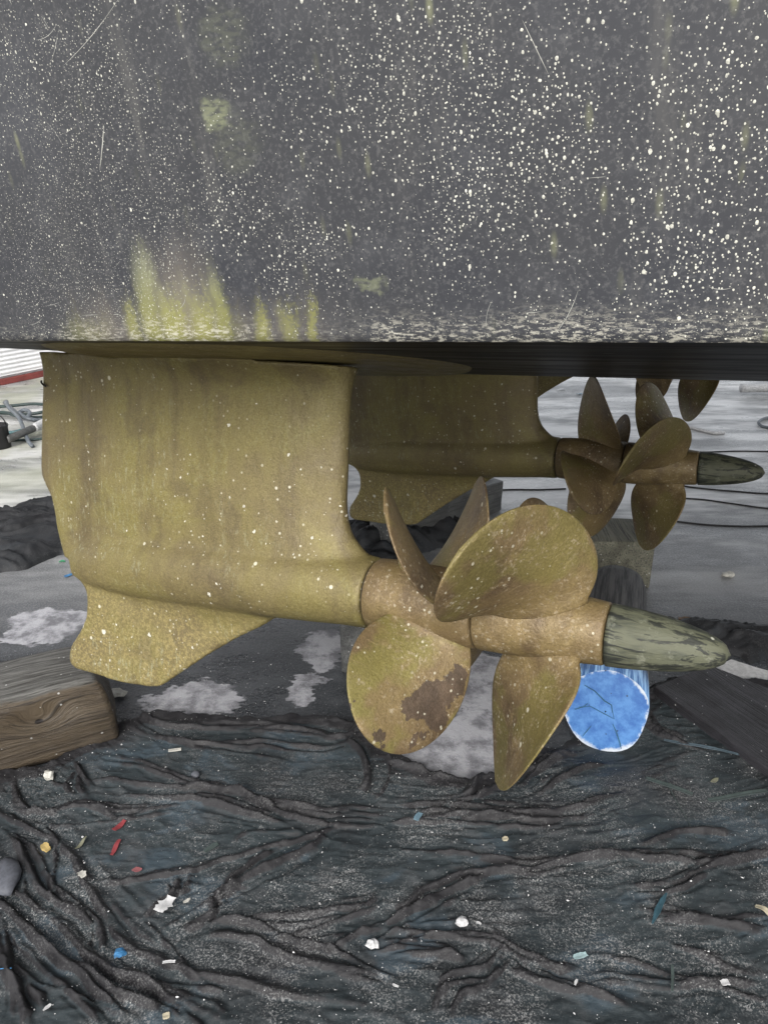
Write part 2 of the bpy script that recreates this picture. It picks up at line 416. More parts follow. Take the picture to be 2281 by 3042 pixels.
# ------------------------------------------------------------------ ground
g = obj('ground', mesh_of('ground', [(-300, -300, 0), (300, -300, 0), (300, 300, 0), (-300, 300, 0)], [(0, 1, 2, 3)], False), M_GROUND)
g['kind'] = 'structure'

# ------------------------------------------------------------------ boat hull
BF = frame(P1, A, L, Nn)
boat = empty('motor_boat', BF)
tag(boat, 'dark grey boat hull above the drives, spotted white with a yellow-green algae patch', 'boat')
KEEL = 1.206
def nE(a): return .287+.045*max(0., -a-.2)
ST = [-1.8, -1.5, -1.2, -.9, -.6, -.4, -.2, 0, .3, .7, 1.2, 2, 3, 4.5, 6]
def sect(a):
    e = nE(a); pts = []
    pts += [(CH_L+.004, CH_N-.002)]
    dl, dn = .55-CH_L, e-CH_N
    pts += [(CH_L+dl*t, CH_N+dn*t) for t in (.12, .3, .5, .7, .9)]
    pts += [(.55, e+.002), (.62, e-.006), (.75, e-.022), (.95, e-.05), (KEEL, e-.085)]
    return pts+[(2*KEEL-l, n) for l, n in pts[-2::-1]]
rings = [np.array([(a, l, n) for l, n in sect(a)]) for a in ST]
V, F = loft(rings, closed=False)
obj('hull_bottom', fixn(mesh_of('hull_bottom', V, F)), M_BOT, boat)
FL_T = math.tan(math.radians(5))
TOPN = 2.5
def side(sg):
    rows = []
    for a in ST:
        r = []
        for n in (0, .004, .012, .05, .2, .5, 1.0, 1.6, TOPN-CH_N):
            off = .003*max(0, 1-n/.004) if n < .004 else 0
            l = CH_L-n*FL_T+off
            r.append((a, l if sg < 0 else 2*KEEL-l, CH_N-.002+n))
        rows.append(np.array(r))
    return loft(rows, closed=False)
V, F = side(-1); hull_side = obj('hull_side', mesh_of('hull_side', V, F), M_HULL, boat)
V, F = side(1); obj('hull_side', mesh_of('hull_side', V, F), M_HULL, boat)
for nm, a in (('transom', ST[0]), ('bow_bulkhead', ST[-1])):
    top = CH_L-(TOPN-CH_N)*FL_T
    pts = [(a, top, TOPN), (a, CH_L, CH_N)]+[(a, l, n) for l, n in sect(a)]+[(a, 2*KEEL-CH_L, CH_N), (a, 2*KEEL-top, TOPN)]
    obj(nm, mesh_of(nm, pts, [tuple(range(len(pts)))], False), M_HULL, boat)
top = CH_L-(TOPN-CH_N)*FL_T
obj('deck', mesh_of('deck', [(ST[0], top, TOPN), (ST[-1], top, TOPN), (ST[-1], 2*KEEL-top, TOPN), (ST[0], 2*KEEL-top, TOPN)], [(0, 1, 2, 3)], False), M_HULL, boat)

# white barnacle scars on the near side: too many to count, one part
def vnoise(x, y, seed, per=256):
    r = np.random.default_rng(seed).random((per, per)); xi = np.floor(x).astype(int); yi = np.floor(y).astype(int)
    fx = x-xi; fy = y-yi; fx = fx*fx*(3-2*fx); fy = fy*fy*(3-2*fy)
    g_ = lambda a_, b_: r[a_ % per, b_ % per]
    return (g_(xi, yi)*(1-fx)+g_(xi+1, yi)*fx)*(1-fy)+(g_(xi, yi+1)*(1-fx)+g_(xi+1, yi+1)*fx)*fy
def fbm(x, y, seed, o=4):
    s = 0; a_ = .5
    for k in range(o): s = s+a_*vnoise(x*2**k, y*2**k, seed+k); a_ *= .5
    return s/(1-.5**o)
BLOBS = [(150, 250, 260, 260, 1.1, .55), (150, 750, 260, 260, 1.5, .42), (430, 700, 160, 200, .8, .5), (720, 640, 190, 150, .8, .8), (820, 780, 170, 120, .8, .9),
         (1300, 250, 330, 300, .8, .95), (1700, 420, 300, 160, .9, 1.0), (2050, 250, 300, 260, .8, 1.0), (1500, 600, 380, 200, .65, 1.1),
         (2150, 820, 170, 160, 1.1, 1.2), (1300, 480, 200, 300, .5, .95), (1750, 800, 300, 160, .45, 1.0), (2100, 520, 220, 160, .6, .95), (1300, 60, 250, 120, .5, .85), (1820, 340, 90, 110, .9, .6),
         (800, 930, 500, 60, .35, .5), (1700, 930, 500, 60, 1.1, .6), (1750, 500, 620, 520, .40, .95), (1000, 350, 250, 400, .16, .8), (1250, 760, 330, 150, .38, .85), (1650, 880, 420, 90, .4, .75), (300, 500, 420, 600, .25, .5)]
H_ = np.array([(*hull_loc(x, y), *np.subtract(hull_loc(x+sx, y), hull_loc(x-sx, y)), hull_loc(x, y-sy)[1]-hull_loc(x, y+sy)[1], wgt, sz) for x, y, sx, sy, wgt, sz in BLOBS])
CELL = .0042
cxg, czg = np.meshgrid(np.arange(-1.3, 1.3, CELL), np.arange(CH_N+.003, 1.45, CELL))
NS = cxg.size
xa = cxg.ravel()+rng.uniform(-.46, .46, NS)*CELL; za = czg.ravel()+rng.uniform(-.46, .46, NS)*CELL; za = np.maximum(za, CH_N+.002)
dens = np.full(NS, .20); szm = np.full(NS, .75)*.20
for r in H_:
    k = r[5]*np.exp(-(((xa-r[0])/(.5*abs(r[2])))**2+((za-r[1])/(.5*abs(r[4])))**2)); dens += k; szm += k*r[6]
out_ = (xa > .62) | (xa < -.55) | (za > 1.25)
dens = np.where(out_, np.maximum(dens, .5), dens); szm = np.where(out_, np.maximum(szm, .45), szm)
szm /= dens
patch = fbm(xa*9+40, za*9+40, 5); patch2 = fbm(xa*28+10, za*28+3, 9, 3)
dens = dens*np.clip((patch-.18)*2.4, .22, 1.15)*np.clip((patch2-.05)*1.9, .45, 1.15)
keep = rng.random(NS) < np.clip(dens*(.66-.10*np.clip((xa+.2)/.5, 0, 1)), 0, .72)
xt = rng.uniform(-1.2, 1.2, 9000); zt_ = CH_N+.003+rng.random(9000)**1.3*.9; kt = rng.random(9000) < np.clip(fbm(xt*7+11, zt_*7+5, 15)*2.2-.55, .05, 1)
xa, za, szm = np.concatenate([xa[keep], xt[kt]]), np.concatenate([za[keep], zt_[kt]]), np.concatenate([szm[keep], np.full(kt.sum(), .42)])
ns = len(xa)
rad = (.00094-.00024*np.clip((xa+.35)/.6, 0, 1))*szm*np.exp(rng.normal(-.05, .40, ns)); rad = np.clip(rad, .00035, .0019)
ang = np.linspace(0, 2*np.pi, 8)[:-1]
el = rng.uniform(.95, 1.45, ns)
jit = rng.uniform(.78, 1.18, (ns, 7))
vx = xa[:, None]+rad[:, None]*np.cos(ang)*jit; vz = za[:, None]+(rad*el)[:, None]*np.sin(ang)*jit
vz = np.maximum(vz, CH_N+.001)
vy = CH_L-(vz-CH_N)*FL_T-.0002
cx_, cz_ = xa, za; cy_ = CH_L-(za-CH_N)*FL_T-.0002-rad*.35
V = np.zeros((ns, 8, 3)); V[:, :7, 0] = vx; V[:, :7, 1] = vy; V[:, :7, 2] = vz; V[:, 7, 0] = cx_; V[:, 7, 1] = cy_; V[:, 7, 2] = cz_
base = (np.arange(ns)*8)[:, None, None]; tri = np.array([(j, (j+1) % 7, 7) for j in range(7)])[None]
F = (base+tri).reshape(-1, 3)
sc_ = obj('barnacle_scars', mesh_of('barnacle_scars', V.reshape(-1, 3), F), M_SPOT, hull_side); sc_['kind'] = 'stuff'
# thin scratches
V = []; F = []
def scratch(x, z, ang_, ln, wd, curv):
    k = 9; b = len(V)
    for i in range(k):
        t = i/(k-1)-.5; an = ang_+curv*t; px = x+ln*t*math.cos(an); pz = z+ln*t*math.sin(an); w_ = wd*(1-(2*t)**2)+.00006
        for s_ in (-1, 1):
            qx = px-math.sin(an)*w_*s_; qz = max(CH_N+.001, pz+math.cos(an)*w_*s_)
            V.append((qx, CH_L-(qz-CH_N)*FL_T-.00045, qz))
    for i in range(k-1): F.append((b+2*i, b+2*i+1, b+2*i+3, b+2*i+2))
p = hull_loc(305, 440); scratch(p[0], p[1], 1.08, .055, .0006, .05)
p = hull_loc(275, 105); scratch(p[0], p[1], .42, .12, .00025, .1)
p = hull_loc(1590, 140); scratch(p[0], p[1], -1.1, .05, .0003, 0)
for i in range(16):
    px = rnd.choice([rnd.uniform(0, 420), rnd.uniform(0, 2281)]); py = rnd.choice([rnd.uniform(0, 900), rnd.uniform(880, 985), rnd.uniform(930, 985)])
    p = hull_loc(px, py)
    scratch(p[0], p[1], rnd.choice([rnd.gauss(.1, .15), rnd.uniform(-1.3, 1.3)]), rnd.uniform(.012, .05), rnd.uniform(.0001, .0002), rnd.uniform(-.5, .5))
q_ = obj('scratches', mesh_of('scratches', V, F), mat_plain('scratch', (.42, .42, .38), .7), hull_side); q_['kind'] = 'stuff'

# ------------------------------------------------------------------ drive pods
PL = [(.425, -.880), (.365, -.881), (.286, -.887), (.2, -.891), (.146, -.894), (.12, -.879), (.095, -.859), (.059, -.848), (.021, -.841), (-.021, -.826), (-.06, -.811)]
PR = [(.425, -.066), (.34, -.069), (.155, -.069), (.124, -.064), (.1, -.054), (.078, -.034), (.062, -.012), (.05, -.006), (.03, -.004), (-.06, -.004)]
def itp(tab, q):
    t = sorted(tab); return float(np.interp(q, [x[0] for x in t], [x[1] for x in t]))
def foil_ring(p0, p1, q, th, te=.008, k=22):
    """closed section between trailing p0 and leading p1 at height q, half thickness th, in the pod's (x, y, z)"""
    c = (1-np.cos(np.linspace(0, np.pi, k)))/2            # 0 at the leading edge
    y = th*5*2*(.2969*np.sqrt(c)-.126*c-.3516*c**2+.2843*c**3-.1015*c**4)*.5*2*.5
    y = y/np.max(y)*th; y = np.maximum(y, te*np.minimum(1, np.sqrt(np.maximum(0, c*(1-c)))*9)*np.where((c < 1e-6) | (c > 1-1e-6), 0, 1))
    x = p1+(p0-p1)*c
    up = np.stack([x, -y, np.full(k, q)], 1); dn = np.stack([x[1:-1], y[1:-1], np.full(k-2, q)], 1)[::-1]
    return np.concatenate([up, dn])
def build_housing():
    Vs, Fs = [], []
    def add(V, F):
        b = sum(len(v) for v in Vs); Vs.append(np.array(V)); Fs.extend([tuple(i+b for i in f) for f in F])
    rings = []
    for q in np.concatenate([np.linspace(-.045, .14, 20), np.linspace(.16, .34, 6), np.linspace(.35, .404, 7)]):
        th = .047+.005*max(0., min(1., (.26-q)/.22)); fl = max(0., (q-.345)/.05); th += .028*fl**2
        rg = foil_ring(itp(PL, q)-.012*fl**2, itp(PR, q)+.005*fl**2, q, th, .009)
        rg[:, 2] += .020*min(1, max(0, (q-.30)/.095))*np.clip((-.07-rg[:, 0])/.8, 0, 1); rings.append(rg)
    add(*loft(rings))
    # torpedo
    tp = [(0.0, 0, .0655, .0655), (-.05, 0, .067, .067), (-.12, -.002, .0715, .071), (-.22, -.006, .076, .074), (-.34, -.012, .077, .072), (-.46, -.02, .075, .065), (-.58, -.03, .070, .054), (-.68, -.038, .062, .040), (-.75, -.045, .05, .026), (-.79, -.05, .034, .012)]
    xs = np.linspace(0, -.79, 46); T = np.array(sorted(tp)); rings = []
    for x in xs:
        qc, hh, ww = (float(np.interp(x, T[:, 0], T[:, j])) for j in (1, 2, 3))
        an = np.linspace(0, 2*np.pi, 41)[:-1]
        rings.append(np.stack([np.full(40, x), ww*np.cos(an), qc+hh*np.sin(an)], 1))
    add(*loft(rings))
    # skeg fin
    fl_ = [(-.05, -.80), (-.09, -.765), (-.111, -.746), (-.134, -.741), (-.173, -.744), (-.209, -.762), (-.255, -.797), (-.284, -.803), (-.300, -.796), (-.307, -.770)]
    fr_ = [(-.05, -.16), (-.09, -.225), (-.107, -.248), (-.143, -.31), (-.195, -.387), (-.284, -.505), (-.294, -.521), (-.304, -.58), (-.307, -.66)]
    rings = []
    for q in np.concatenate([np.linspace(-.05, -.16, 12), np.linspace(-.175, -.28, 8), np.linspace(-.29, -.3065, 4)]):
        th = .0105+.040*max(0, 1-(-.055-q)/.085)**2 if q < -.055 else .05
        rings.append(foil_ring(itp(fl_, q), itp(fr_, q), q, th, .008))
    add(*loft(rings))
    me = mesh_of('housing_raw', np.concatenate(Vs), Fs); fixn(me)
    o = bpy.data.objects.new('housing_raw', me); COL.objects.link(o)
    r = o.modifiers.new('r', 'REMESH'); r.mode = 'VOXEL'; r.voxel_size = .0048; r.use_smooth_shade = True
    s = o.modifiers.new('s', 'SMOOTH'); s.factor = .5; s.iterations = 11
    dg = bpy.context.evaluated_depsgraph_get(); res = bpy.data.meshes.new_from_object(o.evaluated_get(dg)); res.name = 'housing'
    bpy.data.objects.remove(o); res.materials.clear()
    # crisp seam end: shift the front cap back onto the seam plane
    n_ = len(res.vertices); co = np.zeros(n_*3); res.vertices.foreach_get('co', co); co = co.reshape(-1, 3)
    co[:, 0] = np.minimum(co[:, 0], -.0005)
    # shallow dents and casting unevenness
    dn = (fbm(co[:, 0]*7+50, co[:, 2]*7+50, 31, 3)-.5)*.004
    co[:, 1] += np.sign(co[:, 1])*dn*(np.abs(co[:, 1]) > .012)
    res.vertices.foreach_set('co', co.ravel()); res.update()
    res.polygons.foreach_set('use_smooth', [True]*len(res.polygons))
    return res
ME_HOUS = build_housing()

def revolve(prof, k=48, name='rev'):
    rings = [np.array([(x, r*math.cos(2*math.pi*j/k), r*math.sin(2*math.pi*j/k)) for j in range(k)]) for x, r in prof]
    V, F = loft(rings); return fixn(mesh_of(name, V, F))
MID = .205
ME_HUBA = revolve([(.003, .04), (.003, .062), (.006, .0645), (.03, .066), (.08, .0665), (.14, .0658), (.19, .064), (MID-.006, .0635), (MID-.003, .0615), (MID-.003, .04)], name='hub_aft')
ME_HUBF = revolve([(MID+.001, .04), (MID+.001, .0605), (MID+.004, .0632), (.25, .0625), (.31, .059), (.36, .0545), (.40, .0508), (.409, .0500), (.412, .048), (.412, .03)], name='hub_fore')
ogive = [(.415+.172*t, .0492*math.sqrt(max(0, 1-t**2.0))**.92*(1-.10*t)) for t in np.linspace(0, 1, 26)]
ME_CONE = revolve([(.414, .03)]+ogive[:-1]+[(.587, .001)], name='cone')
cc_ = np.zeros(len(ME_CONE.vertices)*3); ME_CONE.vertices.foreach_get('co', cc_); cc_ = cc_.reshape(-1, 3)
aa_ = np.arctan2(cc_[:, 2], cc_[:, 1]); rr_ = np.hypot(cc_[:, 1], cc_[:, 2])
rr_ *= 1+.05*(fbm(aa_*6+30, cc_[:, 0]*12, 71, 3)-.5)
cc_[:, 1] = rr_*np.cos(aa_); cc_[:, 2] = rr_*np.sin(aa_); ME_CONE.vertices.foreach_set('co', cc_.ravel()); ME_CONE.update()
ME_SEAM = revolve([(-.004, .05), (-.004, .0585), (.006, .0585), (.006, .05)], name='seam')

QF = (.3134, .2895, .8444, .8335, .1417, .324, .3056, .0223, -.1086, -.0255, 1)
QA = (.1245, .2670, .8775, .8639, .1474, .2505, .2855, .0115, .0023, -.0214, -1)
def build_blade(q, name):
    ax0, R, pr, pt, c0, c1, c2, sk1, sk2, rk, sgn = q
    nu, nv = 40, 26; RH = .050
    t = np.linspace(0, 1, nu)[:, None]; tf = 1-(1-t)**1.5          # finer near the tip
    t0 = -.045+1.045*tf; tt = np.clip(t0, 0, 1)
    s = .0594+(R-.0594)*t0
    xi = .5*np.sin(np.linspace(-np.pi/2, np.pi/2, nv))[None]
    P_ = pr+(pt-pr)*t0; beta = np.arctan(P_/(2*np.pi*s))
    c = (c0*(1-tt)**2+2*c1*tt*(1-tt)+c2*tt**2)*np.sqrt(np.clip(1-tt**3.2, 0, 1))+.002
    sk = sk1*tt+sk2*tt*tt
    off = xi*c+sk
    camber = .022*c*(1-(2*xi)**2)
    axl = off*np.sin(beta)+rk*tt; tan = off*np.cos(beta)
    th = (.0085*(1-tt)**1.3+.0022)*np.sqrt(np.clip(1-(2*xi)**2, 0, 1))+.0009
    root = .010*np.clip(1-t0/.10, 0, 1)**2; th = th+root*np.sqrt(np.clip(1-(2*xi)**2, 0, 1))
    def side(o_):
        # offset along the section normal: (axial, tangential) = (cos b, -sin b)
        ax_ = ax0+axl+o_*np.cos(beta); tn_ = tan-o_*np.sin(beta); an = sgn*tn_/s
        ss = s+0*an
        return np.stack([ax_, -ss*np.cos(an), ss*np.sin(an)], -1)
    f_, b_ = side(camber+th), side(camber-th)
    V = []; F = []
    for i in range(nu):
        V += list(f_[i]); V += list(b_[i][1:-1][::-1])
    k = 2*nv-2
    for i in range(nu-1):
        for j in range(k):
            F.append((i*k+j, i*k+(j+1) % k, (i+1)*k+(j+1) % k, (i+1)*k+j))
    F.append(tuple(range(k))); F.append(tuple(range((nu-1)*k, nu*k))[::-1])
    return fixn(mesh_of(name, V, F))
ME_BF = build_blade(QF, 'blade_fore'); ME_BA = build_blade(QA, 'blade_aft')
for me_ in (ME_BF, ME_BA): me_.materials.append(M_BLADE)

def make_flange():
    # round plate the drive hangs from, seen edge-on under the hull
    prof = [(0, .0), (.33, .0), (.335, -.003), (.345, -.003), (.35, .0), (.385, .002), (.392, .006), (.395, .014)]
    k = 96; rings = [np.array([(-.272+max(r, .001)*math.cos(2*math.pi*j/k), .015+max(r, .001)*math.sin(2*math.pi*j/k), .4085+z*.5) for j in range(k)]) for r, z in prof]
    V, F = loft(rings, cap=False); return fixn(mesh_of('mounting_plate', V, F))
ME_FL = make_flange()
ROT0 = Matrix.Rotation
def pod(P, lean, psiF, psiA, label, plate=True):
    z = Nn*math.cos(lean)+L*math.sin(lean); y = L*math.cos(lean)-Nn*math.sin(lean)
    root = empty('drive_pod', frame(P, A, y, z)); tag(root, label, 'boat drive', 'drive pods hanging under the hull')
    ho = obj('housing', ME_HOUS, M_HOUS, root)
    sp_ = obj('lime_splats', ME_SPL, M_SPLAT, ho); sp_['kind'] = 'stuff'
    if plate: obj('mounting_plate', ME_FL, M_HOUS, root)
    obj('shaft_seal', ME_SEAM, M_SEAM, root)
    for me_h, me_b, psi, nb in ((ME_HUBA, ME_BA, psiA, 4), (ME_HUBF, ME_BF, psiF, 3)):
        pr_ = obj('propeller', me_h, M_HUB, root)
        for k in range(nb):
            # blade angle measured from the viewer's side upwards, about the shaft
            b = obj('blade', me_b, None, pr_, Matrix.Rotation(-(psi-lean+2*math.pi*k/nb), 4, 'X'))
    obj('nose_cone', ME_CONE, M_CONE, root)
    return root
LEAN = math.radians(15)
def splats(me, n, name, base, seed):
    r = np.random.default_rng(seed); me.calc_loop_triangles()
    nt = len(me.loop_triangles); ti = np.zeros(nt*3, np.int32); me.loop_triangles.foreach_get('vertices', ti); ti = ti.reshape(-1, 3)
    co = np.zeros(len(me.vertices)*3); me.vertices.foreach_get('co', co); co = co.reshape(-1, 3)
    p0, p1, p2 = co[ti[:, 0]], co[ti[:, 1]], co[ti[:, 2]]; nr = np.cross(p1-p0, p2-p0); ar = np.linalg.norm(nr, axis=1)+1e-12; nr /= ar[:, None]
    w_ = ar*(.25+np.clip((-.02-p0[:, 2])*5, 0, 1)*1.2+np.clip(fbm(p0[:, 0]*9+7, p0[:, 2]*9+3, seed)*3-1.2, 0, 1.5)); ch = r.choice(nt, n, p=w_/w_.sum())
    c = (p0[ch]+p1[ch]+p2[ch])/3; nn = nr[ch]; t1 = np.cross(nn, np.array([.3, .2, .9])); t1 /= np.linalg.norm(t1, axis=1)[:, None]; t2 = np.cross(nn, t1)
    rad = np.clip(base*np.exp(r.normal(0, .62, n)), .0004, .0062); k = 9; an = np.linspace(0, 2*np.pi, k+1)[:-1]
    jr = r.uniform(.35, 1.25, (n, k))*rad[:, None]; el_ = r.uniform(.5, 1.5, n)[:, None]
    R = c[:, None]+nn[:, None]*.0003+t1[:, None]*(jr*np.cos(an))[..., None]+t2[:, None]*(jr*np.sin(an)*el_)[..., None]
    V = np.concatenate([R, (c+nn*(.0005+rad[:, None]*.12))[:, None]], 1)
    F = ((np.arange(n)*(k+1))[:, None, None]+np.array([(j, (j+1) % k, k) for j in range(k)])[None]).reshape(-1, 3)
    return mesh_of(name, V.reshape(-1, 3), F)
M_SPLAT = mat_plain('lime splats', (.50, .48, .40), .8, .2, 150)
ME_SPL = splats(ME_HOUS, 700, 'lime_splats', .0010, 801)
def local_at(o, px, py):
    """point of a mesh object, in its own coordinates, that stands at a picture point"""
    bpy.context.view_layer.update(); best = None
    for v in o.data.vertices:
        q = np.array(o.matrix_world @ v.co)-EYE; d = q@c_f
        e = (1140.5+FPX*(q@c_r)/d-px)**2+(1521-FPX*(q@c_u)/d-py)**2+(d*40)**2*.0
        if best is None or e < best[0]: best = (e, tuple(v.co))
    return best[1]
pod1 = pod(P1, LEAN, 1.069, -.5115, 'olive bronze drive pod nearest the viewer, green cone and blades in front of blue log')
pod2 = pod(P2, 0, math.radians(36), math.radians(87), 'shaded bronze drive pod behind the nearest one, dark cone at right edge', False)
pod3 = pod(P3, -LEAN, math.radians(38), math.radians(70), 'farthest drive pod, only blade tips showing under the hull at right', False)

lower = [o for o in COL.objects if o.name.startswith('blade') and o.parent and o.parent.parent == pod1 and o.data == ME_BA][0]
M_STAIN = mat_bronze('bronze blade patina with brown stain', 'blade', stain=[(local_at(lower, px, py), (1/r,)*3) for px, py, r in ((1222, 2105, .020), (1250, 2092, .025), (1280, 2078, .027), (1310, 2060, .027), (1340, 2038, .025), (1365, 2010, .020), (1285, 2115, .026), (1305, 2135, .020), (1118, 2185, .011), (1130, 2210, .009), (1238, 2195, .011), (1255, 2188, .009), (1030, 2085, .009))], green=.60)
lower.data = ME_BA.copy(); lower.data.materials.clear(); lower.data.materials.append(M_STAIN)
lower['label'] = 'lower blade with a brown stain'

# ------------------------------------------------------------------ shade cloth on the ground
B_LOG = at(1795, 2235)
GX0, GX1, GY0, GY1, GS = -1.40, 1.50, .60, 2.30, .0038
gx = np.arange(GX0, GX1, GS); gy = np.arange(GY0, GY1, GS)
XX, YY = np.meshgrid(gx, gy)
Z7 = lambda P: [(x*.6872, 1950+y*.6872) for x, y in P]
Z8 = lambda P: [(1140+x*.6878, 1950+y*.6878) for x, y in P]
FOLDS = [Z7(p) for p in (
    [(-60, 690), (0, 720), (150, 790), (280, 860), (360, 960), (420, 1080), (520, 1250), (620, 1330), (800, 1400), (1100, 1460), (1400, 1530), (1659, 1560)],
    [(-60, 1030), (0, 1080), (100, 1180), (220, 1290), (330, 1360), (450, 1440), (600, 1520), (700, 1589), (760, 1640)],
    [(-60, 1080), (0, 1150), (80, 1260), (180, 1370), (300, 1480), (400, 1589), (450, 1650)],
    [(-60, 960), (0, 1000), (150, 1110), (300, 1230), (380, 1310), (500, 1400), (700, 1500), (900, 1580), (1000, 1630)],
    [(380, 1000), (500, 1010), (620, 990), (780, 960), (950, 920), (1080, 890), (1250, 840), (1420, 790), (1500, 760)],
    [(350, 580), (500, 560), (700, 590), (900, 600), (1000, 620), (1200, 650), (1400, 700), (1659, 720)],
    [(450, 470), (600, 480), (800, 560), (940, 590), (1100, 650), (1260, 720), (1450, 770), (1659, 770)],
    [(540, 230), (700, 320), (900, 330), (1100, 340), (1300, 350), (1450, 380), (1560, 330)],
    [(1500, 380), (1570, 450), (1600, 560), (1560, 620)],
    [(60, 570), (100, 660), (180, 710), (350, 690), (500, 700), (650, 690), (830, 660)],
    [(790, 970), (780, 1040), (700, 1110), (640, 1160)], [(900, 1060), (930, 1130), (900, 1180), (780, 1240)],
    [(1420, 780), (1300, 880), (1100, 960), (1000, 1030), (900, 1070)],
    [(930, 1160), (1080, 1180), (1250, 1160), (1500, 1120), (1659, 1080)], [(1380, 1330), (1500, 1260), (1659, 1180)],
    [(870, 1250), (1100, 1270), (1250, 1330), (1500, 1400), (1659, 1420)], [(0, 1300), (50, 1400), (100, 1500), (120, 1589), (130, 1650)],
    [(200, 1040), (350, 1150), (420, 1200), (470, 1300)], [(350, 500), (340, 570), (370, 640)],
    [(20, 800), (120, 900), (200, 1040), (300, 1140)], [(540, 330), (700, 380), (900, 400), (1150, 400), (1350, 430), (1500, 400)],
    [(520, 620), (700, 640), (850, 650), (1050, 700), (1250, 760)], [(-40, 1190), (30, 1330), (60, 1460), (60, 1600)], [(130, 1200), (260, 1330), (420, 1470), (560, 1600)])]
FOLDS += [Z8(p) for p in (
    [(0, 640), (200, 660), (350, 650), (500, 590), (620, 530), (760, 440), (900, 400), (1050, 370)], [(350, 650), (420, 560), (480, 490)],
    [(0, 690), (250, 700), (500, 710), (750, 690), (900, 650), (1050, 620)], [(0, 760), (200, 730), (450, 720), (700, 740), (900, 700)],
    [(0, 860), (200, 880), (400, 890), (600, 920), (800, 910), (1000, 890), (1200, 900), (1420, 910), (1659, 870), (1750, 850)],
    [(0, 1110), (100, 1100), (200, 1020), (400, 970), (700, 940), (900, 910)], [(0, 1190), (150, 1100), (330, 1020), (450, 970)],
    [(1050, 860), (1200, 800), (1400, 780), (1500, 790)], [(0, 1210), (300, 1230), (500, 1270), (700, 1340), (850, 1370)],
    [(480, 1350), (600, 1400), (760, 1460), (950, 1500), (1200, 1589)], [(240, 1589), (260, 1420), (400, 1380), (520, 1290)],
    [(0, 1280), (250, 1310), (350, 1340)], [(1280, 1280), (1400, 1350), (1500, 1400), (1659, 1420)],
    [(850, 1420), (1000, 1410), (1300, 1440), (1659, 1450)], [(1050, 1040), (1250, 1000), (1400, 930), (1659, 850)],
    [(1100, 1130), (1300, 1150), (1500, 1190), (1659, 1220)], [(560, 600), (700, 510), (820, 430), (1000, 330), (1150, 260)],
    [(620, 640), (780, 560), (900, 500), (1150, 430)], [(1090, 230), (1150, 330), (1300, 400)], [(0, 470), (120, 520), (260, 560), (420, 570)])]
def dseg(X, Y, a_, b_):
    dx, dy = b_[0]-a_[0], b_[1]-a_[1]; q = dx*dx+dy*dy+1e-12
    t = np.clip(((X-a_[0])*dx+(Y-a_[1])*dy)/q, 0, 1)
    ex = X-(a_[0]+t*dx); ey = Y-(a_[1]+t*dy); sg = np.sign(dx*ey-dy*ex)
    return np.hypot(ex, ey), t, sg
HH = np.zeros_like(XX)
FOFF = [0.]*len(FOLDS)
for fo in list(FOLDS):                                           # gathered cloth: lesser folds run beside the main ones
    for r_ in (-1, 1, 2):
        if rnd.random() < .72: i0 = rnd.randrange(0, max(1, len(fo)-3)); FOLDS.append(fo[i0:i0+rnd.randrange(3, 8)]); FOFF.append(r_*rnd.uniform(.012, .030))
NMAIN = 44
wx = XX+(fbm(XX*9, YY*9, 201)-.5)*.030; wy = YY+(fbm(XX*9, YY*9, 211)-.5)*.030
for fi, fo in enumerate(FOLDS):
    pts = [tuple(p[:2]) for p in catmull([at(*p) for p in fo], 4)]; k = len(pts); off = FOFF[fi]
    pts = [(p[0]+off*math.sin(q*.23+fi), p[1]+off*math.cos(q*.19+fi*.7)) for q, p in enumerate(pts)]
    if k < 3: continue
    amp = rnd.uniform(.010, .017)*(1 if FOFF[fi] == 0 else .6); wid = rnd.uniform(.0048, .0085)*(1 if FOFF[fi] == 0 else .75); asym = rnd.choice((-1, 1))*.35
    x0, x1 = min(p[0] for p in pts)-.08, max(p[0] for p in pts)+.08; y0, y1 = min(p[1] for p in pts)-.08, max(p[1] for p in pts)+.08
    i0, i1 = np.searchsorted(gx, (x0, x1)); j0, j1 = np.searchsorted(gy, (y0, y1))
    if i1 <= i0 or j1 <= j0: continue
    sx, sy = wx[j0:j1, i0:i1], wy[j0:j1, i0:i1]; bd = np.full(sx.shape, 9.); bt = np.zeros(sx.shape); bs = np.zeros(sx.shape)
    for q in range(k-1):
        d_, t_, s_ = dseg(sx, sy, pts[q], pts[q+1]); m_ = d_ < bd
        bd = np.where(m_, d_, bd); bt = np.where(m_, (q+t_)/(k-1), bt); bs = np.where(m_, s_, bs)
    tap = np.clip(np.minimum(bt, 1-bt)*5, 0, 1)**.7*(.6+.8*fbm(sx*14+fi, sy*14, 300+fi, 2))
    ww = wid*(1+asym*bs)
    prof = np.exp(-(bd/ww)**1.35)-.22*np.exp(-((bd-2.3*ww)/(.9*ww))**2)*(1+.6*bs)
    HH[j0:j1, i0:i1] += amp*tap*prof
def ridged(u, v, seed): return 1-np.abs(2*fbm(u, v, seed, 3)-1)
